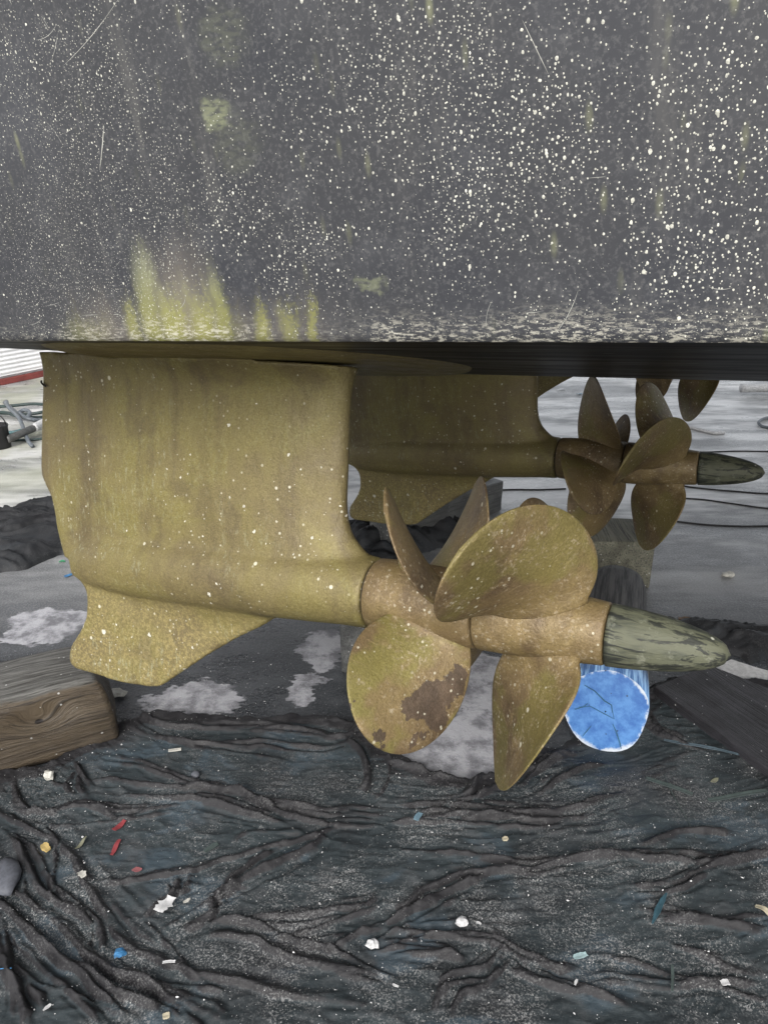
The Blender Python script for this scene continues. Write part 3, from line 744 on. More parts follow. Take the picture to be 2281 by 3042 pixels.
# smaller creases follow the pull of the cloth: diagonal at the left, level elsewhere
wl = 1/(1+np.exp((XX+.45+.25*(YY-1.2))*9))
cd_, sd_ = math.cos(math.radians(-40)), math.sin(math.radians(-40))
u1, v1 = wx*cd_+wy*sd_, -wx*sd_+wy*cd_
r1 = ridged(u1*3.2+20, v1*19+20, 401); r2 = ridged(wx*2.6+9, (wy+.10*np.sin(wx*3))*17+5, 411)
small = wl*r1**3+(1-wl)*r2**3
HH += .0050*small*np.clip(2.4*fbm(XX*3, YY*3, 421, 2)-.6, .05, 1.2)+.0034*ridged(wx*15, wy*34, 431)**5+.018*fbm(XX*2.0, YY*2.0, 441, 3)+.0011*fbm(XX*70, YY*70, 451, 2)
r3 = ridged(u1*5+3, v1*44+8, 471); r4 = ridged(wx*4.5+2, (wy+.10*np.sin(wx*3+1))*42+6, 481)
HH += .0044*(wl*r3**5+(1-wl)*r4**5)*np.clip(3*fbm(XX*5, YY*5, 491, 2)-.8, .1, 1)
HH += .010
# the cloth is heaped against the timber and the plank
BND = [(-900, 2335), (0, 2300), (150, 2270), (300, 2205), (370, 2150), (480, 2112), (700, 2132), (900, 2125), (1050, 2150), (1140, 2225), (1240, 2290), (1370, 2322), (1480, 2296), (1580, 2225), (1720, 2190), (1840, 2120), (1930, 2040), (2100, 2000), (2300, 2030), (3200, 2200)]
BW = np.array([at(*p)[:2] for p in BND])
yb = np.interp(XX, BW[:, 0], BW[:, 1])+(fbm(XX*16, YY*0+3, 461)-.5)*.05
edge = np.clip((yb-YY)/.05, 0, 1)
lx_, ly_ = (XX-B_LOG[0]), (YY-B_LOG[1])
HH *= 1-.85*np.exp(-((lx_/.16)**2+((ly_-.02)/.10)**2)**2)
HH = HH*np.clip(edge*1.5+.15, 0, 1)+.007*np.exp(-((yb-YY-.035)/.022)**2)-.012*np.clip((YY-yb)/.012+.6, 0, 1)
inside = YY < yb+.016
ny_, nx_ = XX.shape
idx = np.arange(ny_*nx_).reshape(ny_, nx_)
ok_ = inside[:-1, :-1] & inside[1:, :-1] & inside[:-1, 1:] & inside[1:, 1:]
Fq = np.stack([idx[:-1, :-1], idx[:-1, 1:], idx[1:, 1:], idx[1:, :-1]], -1)[ok_]
used = np.unique(Fq); remap = -np.ones(ny_*nx_, int); remap[used] = np.arange(len(used))
V = np.stack([XX.ravel(), YY.ravel(), HH.ravel()], 1)[used]
me = bpy.data.meshes.new('shade_cloth'); Fq = remap[Fq]
me.vertices.add(len(V)); me.vertices.foreach_set('co', V.ravel()); me.loops.add(len(Fq)*4); me.loops.foreach_set('vertex_index', Fq.ravel().astype(np.int32))
me.polygons.add(len(Fq)); me.polygons.foreach_set('loop_start', (np.arange(len(Fq))*4).astype(np.int32)); me.polygons.foreach_set('loop_total', np.full(len(Fq), 4, np.int32))
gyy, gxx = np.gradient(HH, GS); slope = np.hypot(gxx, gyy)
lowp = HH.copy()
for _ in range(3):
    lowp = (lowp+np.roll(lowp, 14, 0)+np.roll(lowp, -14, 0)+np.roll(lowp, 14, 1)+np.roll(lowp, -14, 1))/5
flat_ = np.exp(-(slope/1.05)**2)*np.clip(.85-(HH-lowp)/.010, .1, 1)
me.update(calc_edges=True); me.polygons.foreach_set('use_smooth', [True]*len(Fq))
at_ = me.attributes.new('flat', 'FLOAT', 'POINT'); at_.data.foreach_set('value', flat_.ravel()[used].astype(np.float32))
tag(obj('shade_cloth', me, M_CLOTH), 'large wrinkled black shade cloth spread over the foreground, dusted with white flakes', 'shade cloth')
def hz(x, y):
    i = int(np.clip((x-GX0)/GS, 0, nx_-1)); j = int(np.clip((y-GY0)/GS, 0, ny_-1))
    return float(max(HH[j, i], 0)) if inside[j, i] else 0.0

def crumple(name, poly_px, label, amp, seed, mat=M_CLOTH2, step=.008, zoff=.004):
    """a loose heap of cloth: its outline given by ground points, folds from warped ridges"""
    P_ = np.array([at(*p)[:2] for p in poly_px]); x0, y0 = P_.min(0); x1, y1 = P_.max(0)
    c0 = np.array([(x0+x1)/2, (y0+y1)/2])
    X, Y = np.meshgrid(np.arange(x0, x1, step), np.arange(y0, y1, step))
    ins = np.zeros(X.shape, bool); dmin = np.full(X.shape, 9.)
    for i in range(len(P_)):
        a_, b_ = P_[i], P_[i-1]; m_ = ((a_[1] > Y) != (b_[1] > Y)); xi = (b_[0]-a_[0])*(Y-a_[1])/(b_[1]-a_[1]+1e-12)+a_[0]; ins ^= m_ & (X < xi)
        dmin = np.minimum(dmin, dseg(X, Y, a_, b_)[0])
    dmin = np.where(ins, dmin, -dmin)+(fbm(X*7, Y*7, seed+5)-.5)*.10
    ux = X+(fbm(X*4, Y*4, seed)-.5)*.25; uy = Y+(fbm(X*4, Y*4, seed+1)-.5)*.25
    h = amp*(.35*ridged(ux*1.6, uy*11, seed+2)**3*1.6+.5*ridged(ux*3, uy*24, seed+3)**3+.45*fbm(X*3, Y*3, seed+4))*np.clip(dmin/.10, 0, 1)**.6+zoff-.02*np.clip(.4-dmin/.02, 0, 1)
    ins = dmin > -.03; n1, n2 = X.shape; id_ = np.arange(n1*n2).reshape(n1, n2)
    k_ = ins[:-1, :-1] & ins[1:, :-1] & ins[:-1, 1:] & ins[1:, 1:]
    F_ = np.stack([id_[:-1, :-1], id_[:-1, 1:], id_[1:, 1:], id_[1:, :-1]], -1)[k_]; u_ = np.unique(F_); rm = -np.ones(n1*n2, int); rm[u_] = np.arange(len(u_))
    V_ = np.stack([X.ravel()-c0[0], Y.ravel()-c0[1], h.ravel()], 1)[u_]
    return tag(obj(name, mesh_of(name, V_, rm[F_]), mat, None, Matrix.Translation((c0[0], c0[1], 0))), label, 'cloth')
crumple('cloth_heap', [(-420, 1660), (-100, 1560), (60, 1505), (240, 1470), (330, 1520), (300, 1640), (180, 1655), (80, 1690), (-150, 1720), (-420, 1740)], 'crumpled heap of black cloth on the wet ground left of the nearest drive', .055, 501)
crumple('cloth_heap', [(1010, 1560), (1120, 1530), (1330, 1535), (1400, 1575), (1280, 1640), (1100, 1680), (1010, 1650)], 'black crumpled heap between the nearest and middle drives', .08, 531)  # dark crumpled mesh on the ground between the drives
crumple('plastic_sheet', [(1930, 1845), (2060, 1850), (2330, 1880), (2700, 1930), (2700, 2010), (2330, 1960), (2230, 1975), (2100, 1925), (1960, 1880)], 'strip of folded black plastic behind the dark plank at right', .06, 561)

# ------------------------------------------------------------------ timbers, log, plank
W_BROWN = mat_wood('weathered brown timber', (.046, .034, .022), (.086, .066, .043), (.018, .014, .010), 0, (.21, .115, .150), .65, .2, .232)
W_GREY = mat_wood('grey wet timber', (.070, .072, .070), (.130, .132, .128), (.035, .035, .034), 0, None, .6, .2)
W_DARK = mat_wood('black stained plank', (.016, .015, .017), (.034, .033, .038), (.008, .008, .009), 0, None, .6, .15)
W_POST = mat_wood('mossy block', (.115, .112, .085), (.200, .196, .150), (.025, .025, .022), 0, None, .75)
# left timber: near lower corner at its right end
R_, L_ = at(381, 2211)[:2], at(0, 2318)[:2]
ang = math.atan2(L_[1]-R_[1], L_[0]-R_[0])
dv = np.array([math.cos(ang), math.sin(ang)]); pv = np.array([-dv[1], dv[0]]); pv = pv if pv[1] > 0 else -pv
o0 = R_+pv*.115
me = rough_box(1.1, .23, .235, 'timber', .024, 14, .011, 3)
for v in me.vertices:                                           # sawn end leans back and its corner is rounded
    if v.co.x < .12: v.co.x += .16*v.co.z*(1-v.co.x/.12)+.02*(abs(v.co.z-.1175)/.1175)**3*(1-v.co.x/.12)
t_ = tag(obj('timber', me, W_BROWN, None, rotz(o0[0], o0[1], .004, ang)), 'thick brown squared timber with a dark knot lying at the left edge', 'timber')
# round log with blue end
B0 = at(1782, 2235); ldir = np.array([.252, .768]); ldir = ldir/np.linalg.norm(ldir)
M_LOG = mat_wood('grey log', (.090, .088, .086), (.16, .155, .150), (.040, .040, .042), 0, None, .7)
def mat_blue():
    m = Mat('blue painted log end'); a_ = m.noise(22, None, 4, .7); X = m.sep(m.co)
    rr = m.math('SQRT', m.math('ADD', m.math('MULTIPLY', X[1], X[1]), m.math('MULTIPLY', m.math('SUBTRACT', X[2], .117), m.math('SUBTRACT', X[2], .117))))
    c = m.mix(m.rng(a_, .35, .65), (.030, .105, .31), (.075, .20, .44))
    rim = m.rng(m.math('ADD', rr, m.math('MULTIPLY', m.math('SUBTRACT', a_, .5), .06)), .106, .119)
    c = m.mix(rim, c, (.46, .50, .55))
    sp = m.specks(60, .2, .2); c = m.mix(m.math('MULTIPLY', sp, .8), c, (.02, .03, .05))
    return m.done(c, .6, .35, 0, m.bump(a_, .4, .004))
M_BLUE = mat_blue()
def mat_side():
    m = Mat('log side with blue overspray'); g = m.noise(1, m.map((4, 70, 70)), 4, .7); p = m.noise(9, None, 3); x = m.sep(m.co)[0]
    c = m.mix(m.rng(g, .38, .62), (.022, .022, .024), (.085, .084, .084))
    bl = m.mix(m.rng(g, .42, .60), (.03, .10, .26), (.20, .36, .58))
    c = m.mix(m.rng(m.math('ADD', x, m.math('MULTIPLY', p, .2)), .32, .12), c, bl)
    return m.done(c, .7, .35, 0, m.bump(g, .7, .005))
k = 40; rings = []
for x, sc in ((.010, .93), (.0, .955), (.004, .985), (.02, 1.0), (.25, .985), (.45, .965), (.62, .95), (.72, .94), (.765, .88), (.79, .74), (.80, .5)):
    rg = []
    for j in range(k):
        an = 2*math.pi*j/k; w_ = 1+.03*math.sin(3*an+1)+.02*math.sin(5*an+.4+x*2)
        rg.append((x, .117*sc*w_*math.cos(an), .117+.117*sc*w_*math.sin(an)))
    rg = np.array(rg)
    if x < .05: rg[:, 0] += .30*np.maximum(0, rg[:, 2]-.0)*(1-x/.05)
    rings.append(rg)
rings = rings[2:]
V, F = loft(rings, cap=False)
lang = math.atan2(ldir[1], ldir[0])
log_ = empty('log', rotz(B0[0], B0[1], .002, lang)); tag(log_, 'round grey log with its near end painted bright blue, below the nearest cone', 'log')
obj('log_body', fixn(mesh_of('log_body', V, F)), mat_side(), log_)
# end faces as sub-divided discs, so that checks can be cut in
def disc(ring, dx, dome, name):
    c_ = ring.mean(0); V = []; F = []; nr = 9
    for i in range(nr):
        t = i/(nr-1)
        for p in ring:
            q = c_+(p-c_)*max(t, .02); q = q+np.array([dx*dome*(1-t**3), 0, 0]); V.append(q)
    for i in range(nr-1):
        for j in range(k): F.append((i*k+j, i*k+(j+1) % k, (i+1)*k+(j+1) % k, (i+1)*k+j))
    return fixn(mesh_of(name, V, F))
obj('painted_end', disc(rings[0], -1, .006, 'painted_end'), M_BLUE, log_)
obj('log_end', disc(rings[-1], 1, .01, 'log_end'), M_LOG, log_)
# dark drying cracks in the painted end
fc = rings[0]; c_ = fc.mean(0); nrm = np.array([-1, 0, .30]); nrm = nrm/np.linalg.norm(nrm); ty = np.array([0, 1., 0]); tz = np.cross(nrm, ty); tz = tz if tz[2] > 0 else -tz
M_CRACK = mat_plain('drying crack', (.02, .075, .12), .8)
def crack(pts, wd, name='drying_crack'):
    V = []; F = []; P_ = [np.array(p)*.117 for p in pts]
    for i, p in enumerate(P_):
        t = P_[min(i+1, len(P_)-1)]-P_[max(i-1, 0)]; t = t/np.linalg.norm(t); s_ = np.array([-t[1], t[0]]); w_ = .42*wd*(.35+.65*math.sin(math.pi*(i+.5)/len(P_)))
        for sg in (-1, 1):
            u_ = p+s_*w_*sg; V.append(c_+ty*(-u_[0])+tz*u_[1]+nrm*.0085)
    for i in range(len(P_)-1): F.append((2*i, 2*i+1, 2*i+3, 2*i+2))
    obj(name, mesh_of(name, V, F), M_CRACK, log_)
crack([(-.55, .55), (-.3, .45), (-.05, .25), (.12, .18), (.16, .0)], .004)
crack([(-.62, -.02), (-.35, .05), (-.15, -.02), (.08, -.1), (.22, -.15), (.16, .02)], .0025)
crack([(.2, -.28), (.3, -.45), (.42, -.72), (.46, -.85)], .0035)
crack([(-.7, -.1), (-.5, .02), (-.42, .12)], .003)
crack([(-.45, -.72), (-.35, -.55), (-.28, -.42)], .0025)
# dark plank, right
pq = [at(1941, 2043, .045)[:2], at(2103, 1977, .045)[:2], np.array((1.50, 1.585)), np.array((1.20, 1.17))]
e0 = np.array(pq[3])-pq[0]; pa = math.atan2(e0[1], e0[0]); Rm = np.array([[math.cos(pa), math.sin(pa)], [-math.sin(pa), math.cos(pa)]])
lp = [Rm@(np.array(p)-pq[0]) for p in pq]
me = prism(lp, 0, .038, 'plank', .003, 1)
tag(obj('plank', me, W_DARK, None, rotz(pq[0][0], pq[0][1], .012, pa)), 'wide black-stained plank lying flat at the right edge beside the blue log', 'plank')
# block behind the log
pb = at_y(1762, 1610, 2.62); pc = at_y(1946, 1610, 2.62); zt = pc[2]
me = rough_box(.24, pc[0]-pb[0], zt, 'wood_block', .008, 5, .004, 9)
tag(obj('wood_block', me, W_POST, None, rotz((pb[0]+pc[0])/2, 2.62, 0, math.pi/2-.06)), 'squared wooden block standing behind the round log, pale cracked face', 'wood block')
# post behind the aft propeller of the near drive
p0 = at(1048, 2006); me = rough_box(.12, .105, .30, 'timber_post', .008, 5, .004, 12)
tag(obj('timber_post', me, W_GREY, None, rotz(p0[0]+.01, p0[1], 0, math.pi/2-.3)), 'short grey timber post behind the stained propeller blade', 'timber post')
# timber under the middle drive
p0, p1 = at(1455, 1520), at(1240, 1600); an = math.atan2(p1[1]-p0[1], p1[0]-p0[0])
me = rough_box(.75, .13, .16, 'timber', .01, 8, .004, 15)
tag(obj('timber', me, W_GREY, None, rotz(p0[0]+.02, p0[1]+.06, .002, an)), 'grey timber lying below the fin of the middle drive', 'timber')

# ------------------------------------------------------------------ small litter on the cloth and the ground
PAL = {n: mat_plain('litter '+n, c, r, .18, 90) for n, c, r in (('white', (.50, .50, .50), .5), ('offwhite', (.42, .41, .37), .6), ('red', (.22, .040, .045), .5), ('pink', (.24, .085, .09), .5), ('yellow', (.42, .31, .12), .7), ('blue', (.05, .18, .36), .4), ('lightblue', (.13, .21, .26), .4), ('teal', (.035, .075, .095), .3), ('glass', (.28, .38, .39), .2), ('greygreen', (.050, .066, .062), .5), ('olive', (.16, .16, .11), .6), ('cream', (.40, .36, .26), .6), ('green', (.05, .30, .14), .5), ('stone', (.085, .090, .105), .6), ('brown', (.20, .13, .08), .6), ('paleblue', (.075, .105, .125), .45))}
def ground_at(px, py, rad=.0):
    p = at(px, py)
    for _ in range(4):
        z = max(hz(p[0]+dx*rad, p[1]+dy*rad) for dx, dy in ((0, 0), (1, 0), (-1, 0), (0, 1), (0, -1), (.5, .5), (-.5, .5), (.5, -.5), (-.5, -.5)))
        p = at(px, py, z)
    return p
def scrap(name, px, py, lpx, wpx, deg, mat, label, cat, curl=.15, taper=0., jag=.15, thick=.0012, seed=0):
    """thin bent piece: length and width in picture pixels, angle in the ground plane"""
    rr = random.Random(seed+int(px)*7+int(py)); sc = np.linalg.norm(at(px, py)-EYE)/FPX; p = ground_at(px, py, .4*lpx*sc)
    Ln, Wd = lpx*sc*.62, wpx*sc*.62; nu, nv = 9, 3; V = []; F = []
    prof = [1-taper*abs(2*i/(nu-1)-1)**1.6+rr.uniform(-jag, jag) for i in range(nu)]; ph = rr.uniform(0, 6)
    for sz in (1, -1):
        for i in range(nu):
            for j in range(nv):
                u = i/(nu-1)-.5; v = (j/(nv-1)-.5)*prof[i]
                z = curl*Ln*(.5*math.sin(u*5+ph)+.5)*.35+abs(v)*Wd*.15+.0022
                V.append((u*Ln, v*Wd+curl*Ln*.25*math.sin(u*3+ph), z+sz*thick/2))
    k2 = nu*nv
    for i in range(nu-1):
        for j in range(nv-1):
            a_ = i*nv+j; F.append((a_, a_+nv, a_+nv+1, a_+1)); F.append((a_+k2, a_+k2+1, a_+nv+1+k2, a_+nv+k2))
    rim = [i*nv for i in range(nu)]+[(nu-1)*nv+j for j in range(1, nv)]+[i*nv+nv-1 for i in range(nu-2, -1, -1)]+[j for j in range(nv-2, 0, -1)]
    for a_, b_ in zip(rim, rim[1:]+rim[:1]): F.append((a_, b_, b_+k2, a_+k2))
    o = obj(name, fixn(mesh_of(name, V, F, False)), PAL[mat], None, rotz(p[0], p[1], p[2], math.radians(deg)))
    return tag(o, label, cat)
def lump(name, px, py, dpx, mat, label, cat, flat=.6, seed=1, sx=1.0, deg=0):
    p = ground_at(px, py); r = dpx*np.linalg.norm(p-EYE)/FPX/2
    bm = bmesh.new(); bmesh.ops.create_icosphere(bm, subdivisions=2, radius=1)
    from mathutils import noise
    for v in bm.verts:
        n_ = noise.noise(v.co*1.7+Vector((seed*5.3, 0, 0)))*(.22 if mat == 'stone' else .55); v.co = v.co*(1+n_); v.co = Vector((v.co.x*r*sx, v.co.y*r, v.co.z*r*flat))
    zm = min(v.co.z for v in bm.verts)
    for v in bm.verts: v.co.z -= zm
    me = bpy.data.meshes.new(name); bm.to_mesh(me); bm.free()
    if mat == 'stone': me.polygons.foreach_set('use_smooth', [True]*len(me.polygons))
    return tag(obj(name, me, PAL[mat], None, rotz(p[0], p[1], p[2]-.001, math.radians(deg))), label, cat)
scrap('plastic_strip', 356, 2455, 60, 24, 62, 'red', 'upper red plastic strip on the cloth, left', 'scrap', .2, .25)
scrap('plastic_strip', 346, 2520, 75, 22, 75, 'red', 'lower red plastic strip touching the other red one', 'scrap', .25, .5)
scrap('plastic_scrap', 408, 2586, 40, 24, 10, 'pink', 'small dull pink scrap below the red strips', 'scrap', .1, .7)
scrap('foam_chip', 137, 2520, 42, 30, -35, 'yellow', 'yellow foam chip on the cloth near the left edge', 'scrap', .1, .3, .25, .006)
scrap('plastic_scrap', 492, 2690, 78, 58, 70, 'white', 'crumpled white plastic scrap on the cloth, largest one at lower left', 'scrap', .25, .35, .3)
scrap('paper_strip', 503, 2860, 48, 11, 4, 'white', 'thin white strip just below the crumpled white plastic scrap', 'scrap', .1, .1)
lump('plastic_lump', 357, 2838, 26, 'blue', 'bright blue lump on the cloth, lower left', 'lump', .6, 3, 1.2, 30)
scrap('plastic_scrap', 245, 2600, 36, 28, -50, 'offwhite', 'off-white torn scrap left of the pink one', 'scrap', .2, .4, .3)
scrap('dry_leaf', 242, 2508, 62, 16, 55, 'olive', 'curved olive grey leaf between the yellow chip and red strips', 'leaf', .45, .9)
scrap('tape_piece', 628, 2520, 62, 22, 40, 'greygreen', 'grey-green tape piece right of the red strips', 'tape', .05, .1, .1)
lump('stone', 148, 2313, 28, 'offwhite', 'white stone on the cloth just below the brown timber', 'stone', .8, 4)
lump('stone', 583, 2308, 24, 'stone', 'small grey stone on the cloth right of the timber', 'stone', .8, 5)
scrap('wood_sliver', 520, 2230, 54, 12, 12, 'offwhite', 'short white stick on the cloth right of the timber', 'stick', .03, .05, .1, .004)
lump('foam_piece', 350, 2066, 34, 'offwhite', 'white piece lying behind the end of the brown timber', 'scrap', .5, 6, 1.5)
scrap('tape_piece', 1242, 2428, 46, 26, 66, 'lightblue', 'light blue tape piece below the stained blade', 'tape', .15, .15)
scrap('foam_chip', 1500, 2494, 24, 18, 20, 'cream', 'small cream chip below the pointed lower blade', 'scrap', .1, .3, .2, .005)
lump('stone', 1107, 2812, 26, 'white', 'white lump on the cloth at bottom centre', 'stone', .8, 7, 1.25)
lump('stone', 1371, 2746, 28, 'white', 'white lump on the cloth right of bottom centre', 'stone', .8, 8, 1.2)
scrap('paper_strip', 1421, 2744, 22, 10, -40, 'white', 'tiny white chip beside the lump right of bottom centre', 'scrap', .2, .4)
scrap('plastic_strip', 1958, 2700, 170, 24, 52, 'teal', 'long teal plastic strip slanting across the cloth at right', 'strip', .06, .75, .08)
scrap('glass_shard', 1722, 2842, 58, 28, 20, 'glass', 'pale glassy shard on the cloth, lower right', 'shard', .1, .55, .25)
scrap('paper_scrap', 2152, 2922, 30, 22, 5, 'white', 'small white square scrap near the lower right corner', 'scrap', .15, .1, .2)
scrap('plant_stem', 1995, 2908, 110, 12, 70, 'greygreen', 'flat grey-green stem lying below the long teal strip', 'stem', .05, .3)
scrap('peel_curl', 2262, 2708, 55, 26, -60, 'cream', 'cream curled peel at the right edge', 'peel', .45, .5)
scrap('paper_strip', 1710, 2920, 26, 11, 58, 'white', 'white sliver below the pale glassy shard', 'scrap', .1, .4)
scrap('paper_strip', 1175, 2930, 26, 9, -25, 'white', 'white sliver on the cloth at the bottom, right of centre', 'scrap', .1, .4)
scrap('dry_leaf', 2120, 2320, 46, 20, 25, 'olive', 'olive leaf lying among the flat straps at right', 'leaf', .2, .9)
scrap('flat_strap', 1985, 2338, 185, 22, -33, 'greygreen', 'flat dark strap below the plank, left of the pair', 'strap', .05, .1, .05)
scrap('flat_strap', 2190, 2366, 260, 20, 10, 'greygreen', 'flat dark strap below the plank running out at right edge', 'strap', .04, .1, .05)
scrap('flat_strap', 2080, 2222, 290, 17, -20, 'paleblue', 'long pale blue-grey strap along the lower edge of the plank', 'strap', .05, .4, .08)
lump('stone', 20, 2615, 70, 'stone', 'smooth grey stone at the left edge of the cloth', 'stone', .45, 2, 1.7, 115)
scrap('plastic_scrap', 186, 1670, 26, 16, 10, 'green', 'green scrap on wet ground behind the nearest drive, at left', 'scrap', .3, .4)
scrap('plastic_scrap', 204, 1712, 34, 22, 15, 'blue', 'blue scrap on wet ground just in front of the green one', 'scrap', .3, .4)
scrap('foam_chip', 495, 3020, 26, 20, 20, 'cream', 'cream chip at the bottom edge, left of centre', 'scrap', .1, .3, .2, .005)
scrap('paper_strip', 142, 2995, 30, 12, 60, 'white', 'white torn bit in the lower left corner', 'scrap', .2, .4, .3)
scrap('paper_strip', 556, 2678, 30, 13, 30, 'offwhite', 'off-white flake right of the crumpled white plastic scrap', 'scrap', .2, .4, .2)
scrap('wood_sliver', 2110, 2140, 34, 14, -30, 'cream', 'cream sliver at the near edge of the plank', 'sliver', .1, .6, .2, .004)
scrap('bark_piece', 2035, 1842, 60, 26, -15, 'brown', 'brown bark piece behind the tip of the nearest cone', 'bark', .15, .5, .2, .006)
lump('foam_piece', 2096, 1868, 30, 'white', 'white lump beside the brown bark behind the nearest cone', 'scrap', .6, 9, 1.3)
lump('stone', 2160, 1712, 26, 'offwhite', 'pale pebble on the wet ground right of the wooden block', 'stone', .5, 10, 1.4)
tag(obj('string', tube(catmull([ground_at(1972, 2305)+(0, 0, .004), ground_at(2000, 2370)+(0, 0, .004), ground_at(2030, 2420)+(0, 0, .003), ground_at(2066, 2492)+(0, 0, .003)]), .0012, 5, 'string'), PAL['greygreen']), 'thin dark string hanging down from between the flat straps', 'string')
tag(obj('blue_thread', tube(catmull([ground_at(-40, 2888)+(0, 0, .003), ground_at(10, 2880)+(0, 0, .003), ground_at(36, 2879)+(0, 0, .003)]), .0011, 5, 'blue_thread'), PAL['blue']), 'short blue thread at the lower left edge', 'thread')
# flat white blotch laid under the plastic, right
wp = [at(*p)[:2] for p in ((2120, 1985), (2170, 1962), (2240, 1985), (2330, 2010), (2330, 2050), (2240, 2030), (2180, 2012))]
tag(obj('white_blotch', prism(wp, .003, .005, 'white_blotch'), PAL['white']), 'white blotch showing between the dark plank and black plastic', 'blotch')
# crumbs of old paint, too many to count
NC = 20000
cx = rng.uniform(GX0+.05, GX1-.05, NC); cyy = rng.uniform(GY0+.05, 2.2, NC)
kp = rng.random(NC) < np.clip(fbm(cx*4+2, cyy*4+9, 611)*2.6-.75, .04, 1); cx, cyy = cx[kp], cyy[kp]; nc = len(cx)
cr = np.clip(.00080*np.exp(rng.normal(0, .5, nc)), .0004, .0040)
cz = np.array([hz(x, y) for x, y in zip(cx, cyy)])
octa = np.array([(1, 0, 0), (0, 1, 0), (-1, 0, 0), (0, -1, 0), (0, 0, .7), (0, 0, -.4)])
V = octa[None]*cr[:, None, None]*rng.uniform(.55, 1.35, (nc, 6, 1)); th_ = rng.uniform(0, 6.28, nc)
V = np.stack([V[..., 0]*np.cos(th_)[:, None]-V[..., 1]*np.sin(th_)[:, None]*.7, V[..., 0]*np.sin(th_)[:, None]+V[..., 1]*np.cos(th_)[:, None]*.7, V[..., 2]], -1)
V += np.stack([cx, cyy, cz+cr*.3], -1)[:, None]
tri = np.array([(0, 1, 4), (1, 2, 4), (2, 3, 4), (3, 0, 4), (1, 0, 5), (2, 1, 5), (3, 2, 5), (0, 3, 5)])
F = ((np.arange(nc)*6)[:, None, None]+tri[None]).reshape(-1, 3)
o = obj('paint_flakes', mesh_of('paint_flakes', V.reshape(-1, 3), F, False), PAL['white']); o['kind'] = 'stuff'
o['label'] = 'pale paint flakes and grit scattered over the cloth'; o['category'] = 'grit'

# ------------------------------------------------------------------ background
# corrugated shed wall, left
w0, w1 = at(0, 1145), at(130, 1118); wd_ = (w1-w0)[:2]; wa = math.atan2(wd_[1], wd_[0])
shed = empty('shed', rotz(w0[0], w0[1], 0, wa)); tag(shed, 'white shed with horizontal corrugated siding and red base board, far left', 'shed')
M_SIDE = mat_plain('white siding', (.74, .74, .75), .45, .06, 6); M_RED = mat_plain('red base board', (.17, .040, .035), .6, .2, 12)
def siding(x0, x1):
    rows = []
    for i in range(8, 4*74):
        z = .012*i*.75; y = .006*math.sin(i*math.pi/2); rows.append(np.array([(x0, y, z), (x1, y, z)]))
    V, F = loft(rows, closed=False); return mesh_of('siding_panel', V, F)
for i in range(-5, 4):
    obj('siding_panel', siding(i*.95+.002, (i+1)*.95-.002), M_SIDE, shed)
for i in range(-2, 2):
    obj('base_board', prism([(i*2.1+.003, -.02), ((i+1)*2.1-.003, -.02), ((i+1)*2.1-.003, .02), (i*2.1+.003, .02)], 0, .05, 'base_board', .004, 1), M_RED, shed)
obj('shed_body', prism([(-4.7, .03), (3.75, .03), (3.75, 3.0), (-4.7, 3.0)], 0, 2.7, 'shed_body'), M_SIDE, shed)
obj('roof', prism([(-4.8, -.25), (3.9, -.25), (3.9, 3.2), (-4.8, 3.2)], 2.705, 2.78, 'roof'), M_RED, shed)
# hoses and odds beside the shed
M_HOSE = mat_plain('dark green hose', (.030, .048, .046), .45); M_HOSE2 = mat_plain('grey hose', (.11, .125, .14), .45); M_BLK = mat_plain('black plastic', (.012, .012, .013), .45)
def hose(pts, r, mat, label, cat='hose', name='hose'):
    P_ = catmull([at(x, y, r+z) for x, y, z in pts], 9)
    return tag(obj(name, tube(P_, r, 8, name), mat), label, cat)
hose([(-60, 1212, .0), (40, 1205, .02), (110, 1200, .03), (190, 1212, .02), (250, 1225, 0)], .012, M_HOSE, 'dark green hose at the back of the hose pile by the shed')
hose([(-60, 1222, .0), (20, 1228, .02), (90, 1230, .02), (160, 1218, .03), (240, 1208, 0)], .012, M_HOSE, 'dark green hose crossing the middle of the hose pile')
hose([(-60, 1240, .0), (10, 1225, .03), (60, 1238, .04), (130, 1240, .03), (220, 1232, 0)], .013, M_HOSE, 'thick dark hose low in the pile under the grey loop')
hose([(-50, 1290, 0), (30, 1285, .01), (80, 1275, .02), (150, 1262, .01), (240, 1250, 0)], .011, mat_plain('teal hose', (.05, .11, .12), .45), 'teal hose lying in front of the hose pile')
hose([(-40, 1318, 0), (40, 1308, .0), (100, 1306, .0), (180, 1296, .0), (260, 1288, 0)], .009, M_HOSE, 'thin green hose nearest to the viewer on the left ground')
hose([(15, 1196, .06), (45, 1222, .07), (75, 1242, .06), (90, 1228, .08), (78, 1218, .09), (60, 1226, .08), (85, 1244, .06), (140, 1248, .03), (230, 1240, .0)], .014, M_HOSE2, 'grey hose looped on top of the hose pile')
hose([(20, 1192, .08), (28, 1212, .08), (55, 1238, .08), (70, 1270, .05), (85, 1310, .02), (98, 1326, 0)], .013, M_HOSE2, 'grey hose end hanging forward over the hose pile')
hose([(22, 1306, .03), (60, 1290, .04), (100, 1272, .04)], .026, mat_plain('grey pipe', (.075, .075, .072), .5), 'short dark grey pipe among the hoses', 'pipe', 'pipe')
hose([(101, 1272, .04), (130, 1256, .04), (180, 1236, .04)], .028, PAL['white'], 'short white pipe behind the trailing edge of the nearest drive', 'pipe', 'pipe')
p = at(-8, 1338); can = empty('black_can', rotz(p[0], p[1]+.06, 0, 0)); tag(can, 'small black can on the ground at the left edge by the hoses', 'can')
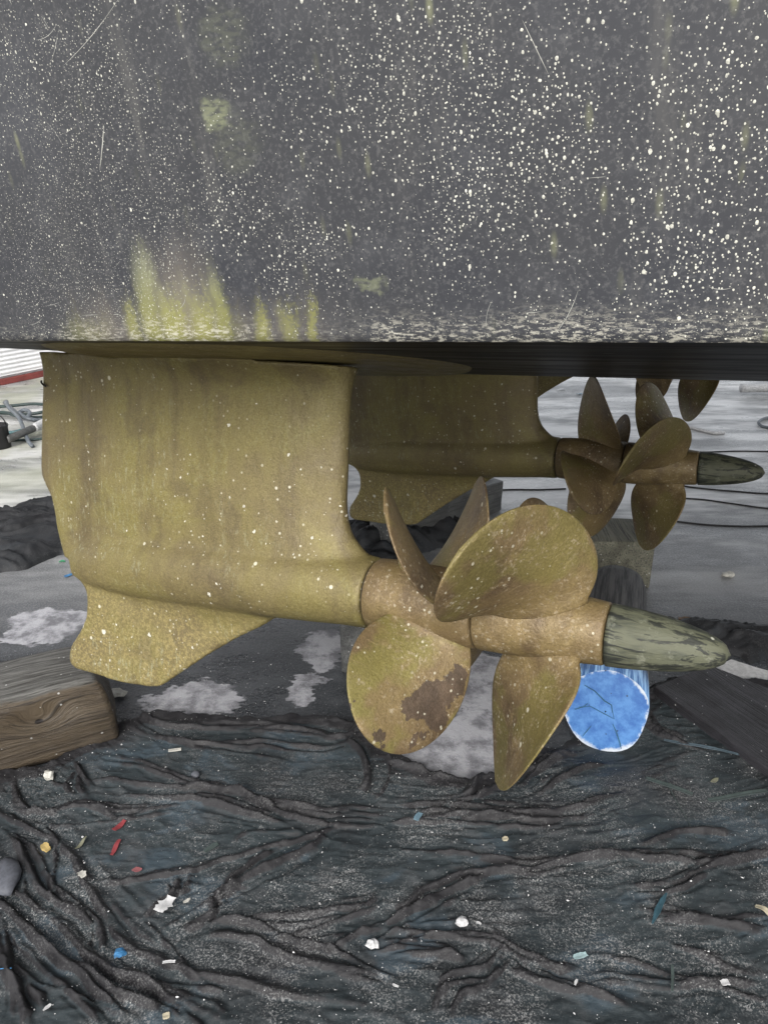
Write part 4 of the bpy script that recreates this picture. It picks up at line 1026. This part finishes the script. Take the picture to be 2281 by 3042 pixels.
V, F = loft([np.array([(r*math.cos(2*math.pi*j/20), r*math.sin(2*math.pi*j/20), z) for j in range(20)]) for z, r in ((0, .055), (.004, .06), (.13, .062), (.14, .066), (.15, .066), (.15, .058), (.02, .055))])
obj('can_body', fixn(mesh_of('can_body', V, F)), M_BLK, can)
obj('can_handle', tube([(.06*math.cos(t), 0, .15+.07*math.sin(t)) for t in np.linspace(0, math.pi, 12)], .004, 6, 'can_handle'), M_BLK, can)
# right background
M_CRACKLINE = mat_plain('black cord', (.012, .012, .013), .6)  # thin tubes added in place of dark cracks across the ground
for pts, lb in (([(1960, 1338), (2080, 1341), (2200, 1340), (2400, 1343)], 'dark crack line lying on the bright ground farthest back at right'),
                ([(1990, 1440), (2050, 1449), (2120, 1452), (2190, 1461), (2260, 1464), (2420, 1472)], 'dark crack line on the ground just below the tip of the middle cone'),
                ([(2020, 1478), (2090, 1482), (2180, 1496), (2300, 1510), (2420, 1512)], 'dark crack line second below the tip of the middle cone'),
                ([(2010, 1552), (2100, 1558), (2200, 1562), (2330, 1564)], 'dark crack line on the ground level with the lowest blade of the middle drive'),
                ([(1450, 1460), (1520, 1452), (1600, 1456), (1680, 1450)], 'dark crack line on the ground between the middle drive housing and its propeller')):
    hose([(x, y+rnd.uniform(-3, 3), 0) for x, y in pts], .0042, M_CRACKLINE, lb, 'crackline', 'crackline')
hose([(2281, 1240, .0), (2262, 1246, .01), (2252, 1256, .01), (2268, 1268, .0), (2330, 1276, 0)], .010, M_HOSE2, 'grey hose loop on the ground at the far right edge')
hose([(2045, 1268, 0), (2085, 1278, 0), (2120, 1286, 0), (2150, 1284, 0)], .012, PAL['white'], 'white rope end on bright ground between the middle and farthest drives', 'rope', 'rope')
hose([(2200, 1153, .02), (2300, 1152, .02), (2420, 1151, .02)], .035, PAL['white'], 'white pipe far back at the right edge', 'pipe', 'pipe')
scrap('plastic_scrap', 1665, 1160, 40, 20, 10, 'white', 'white scrap on the bright ground far back under the hull', 'scrap', .3, .3)
scrap('plastic_scrap', 1720, 1172, 30, 16, 40, 'lightblue', 'pale blue scrap on the bright ground far back beside the white one', 'scrap', .3, .3)

# dark tube laid in for the black slit at the trailing edge of the nearest drive
obj('slit_line', tube(catmull([(-.885, -.004, .357), (-.872, -.013, .352), (-.855, -.0165, .345)]), .0022, 6, 'slit_line'), M_SEAM, pod1)
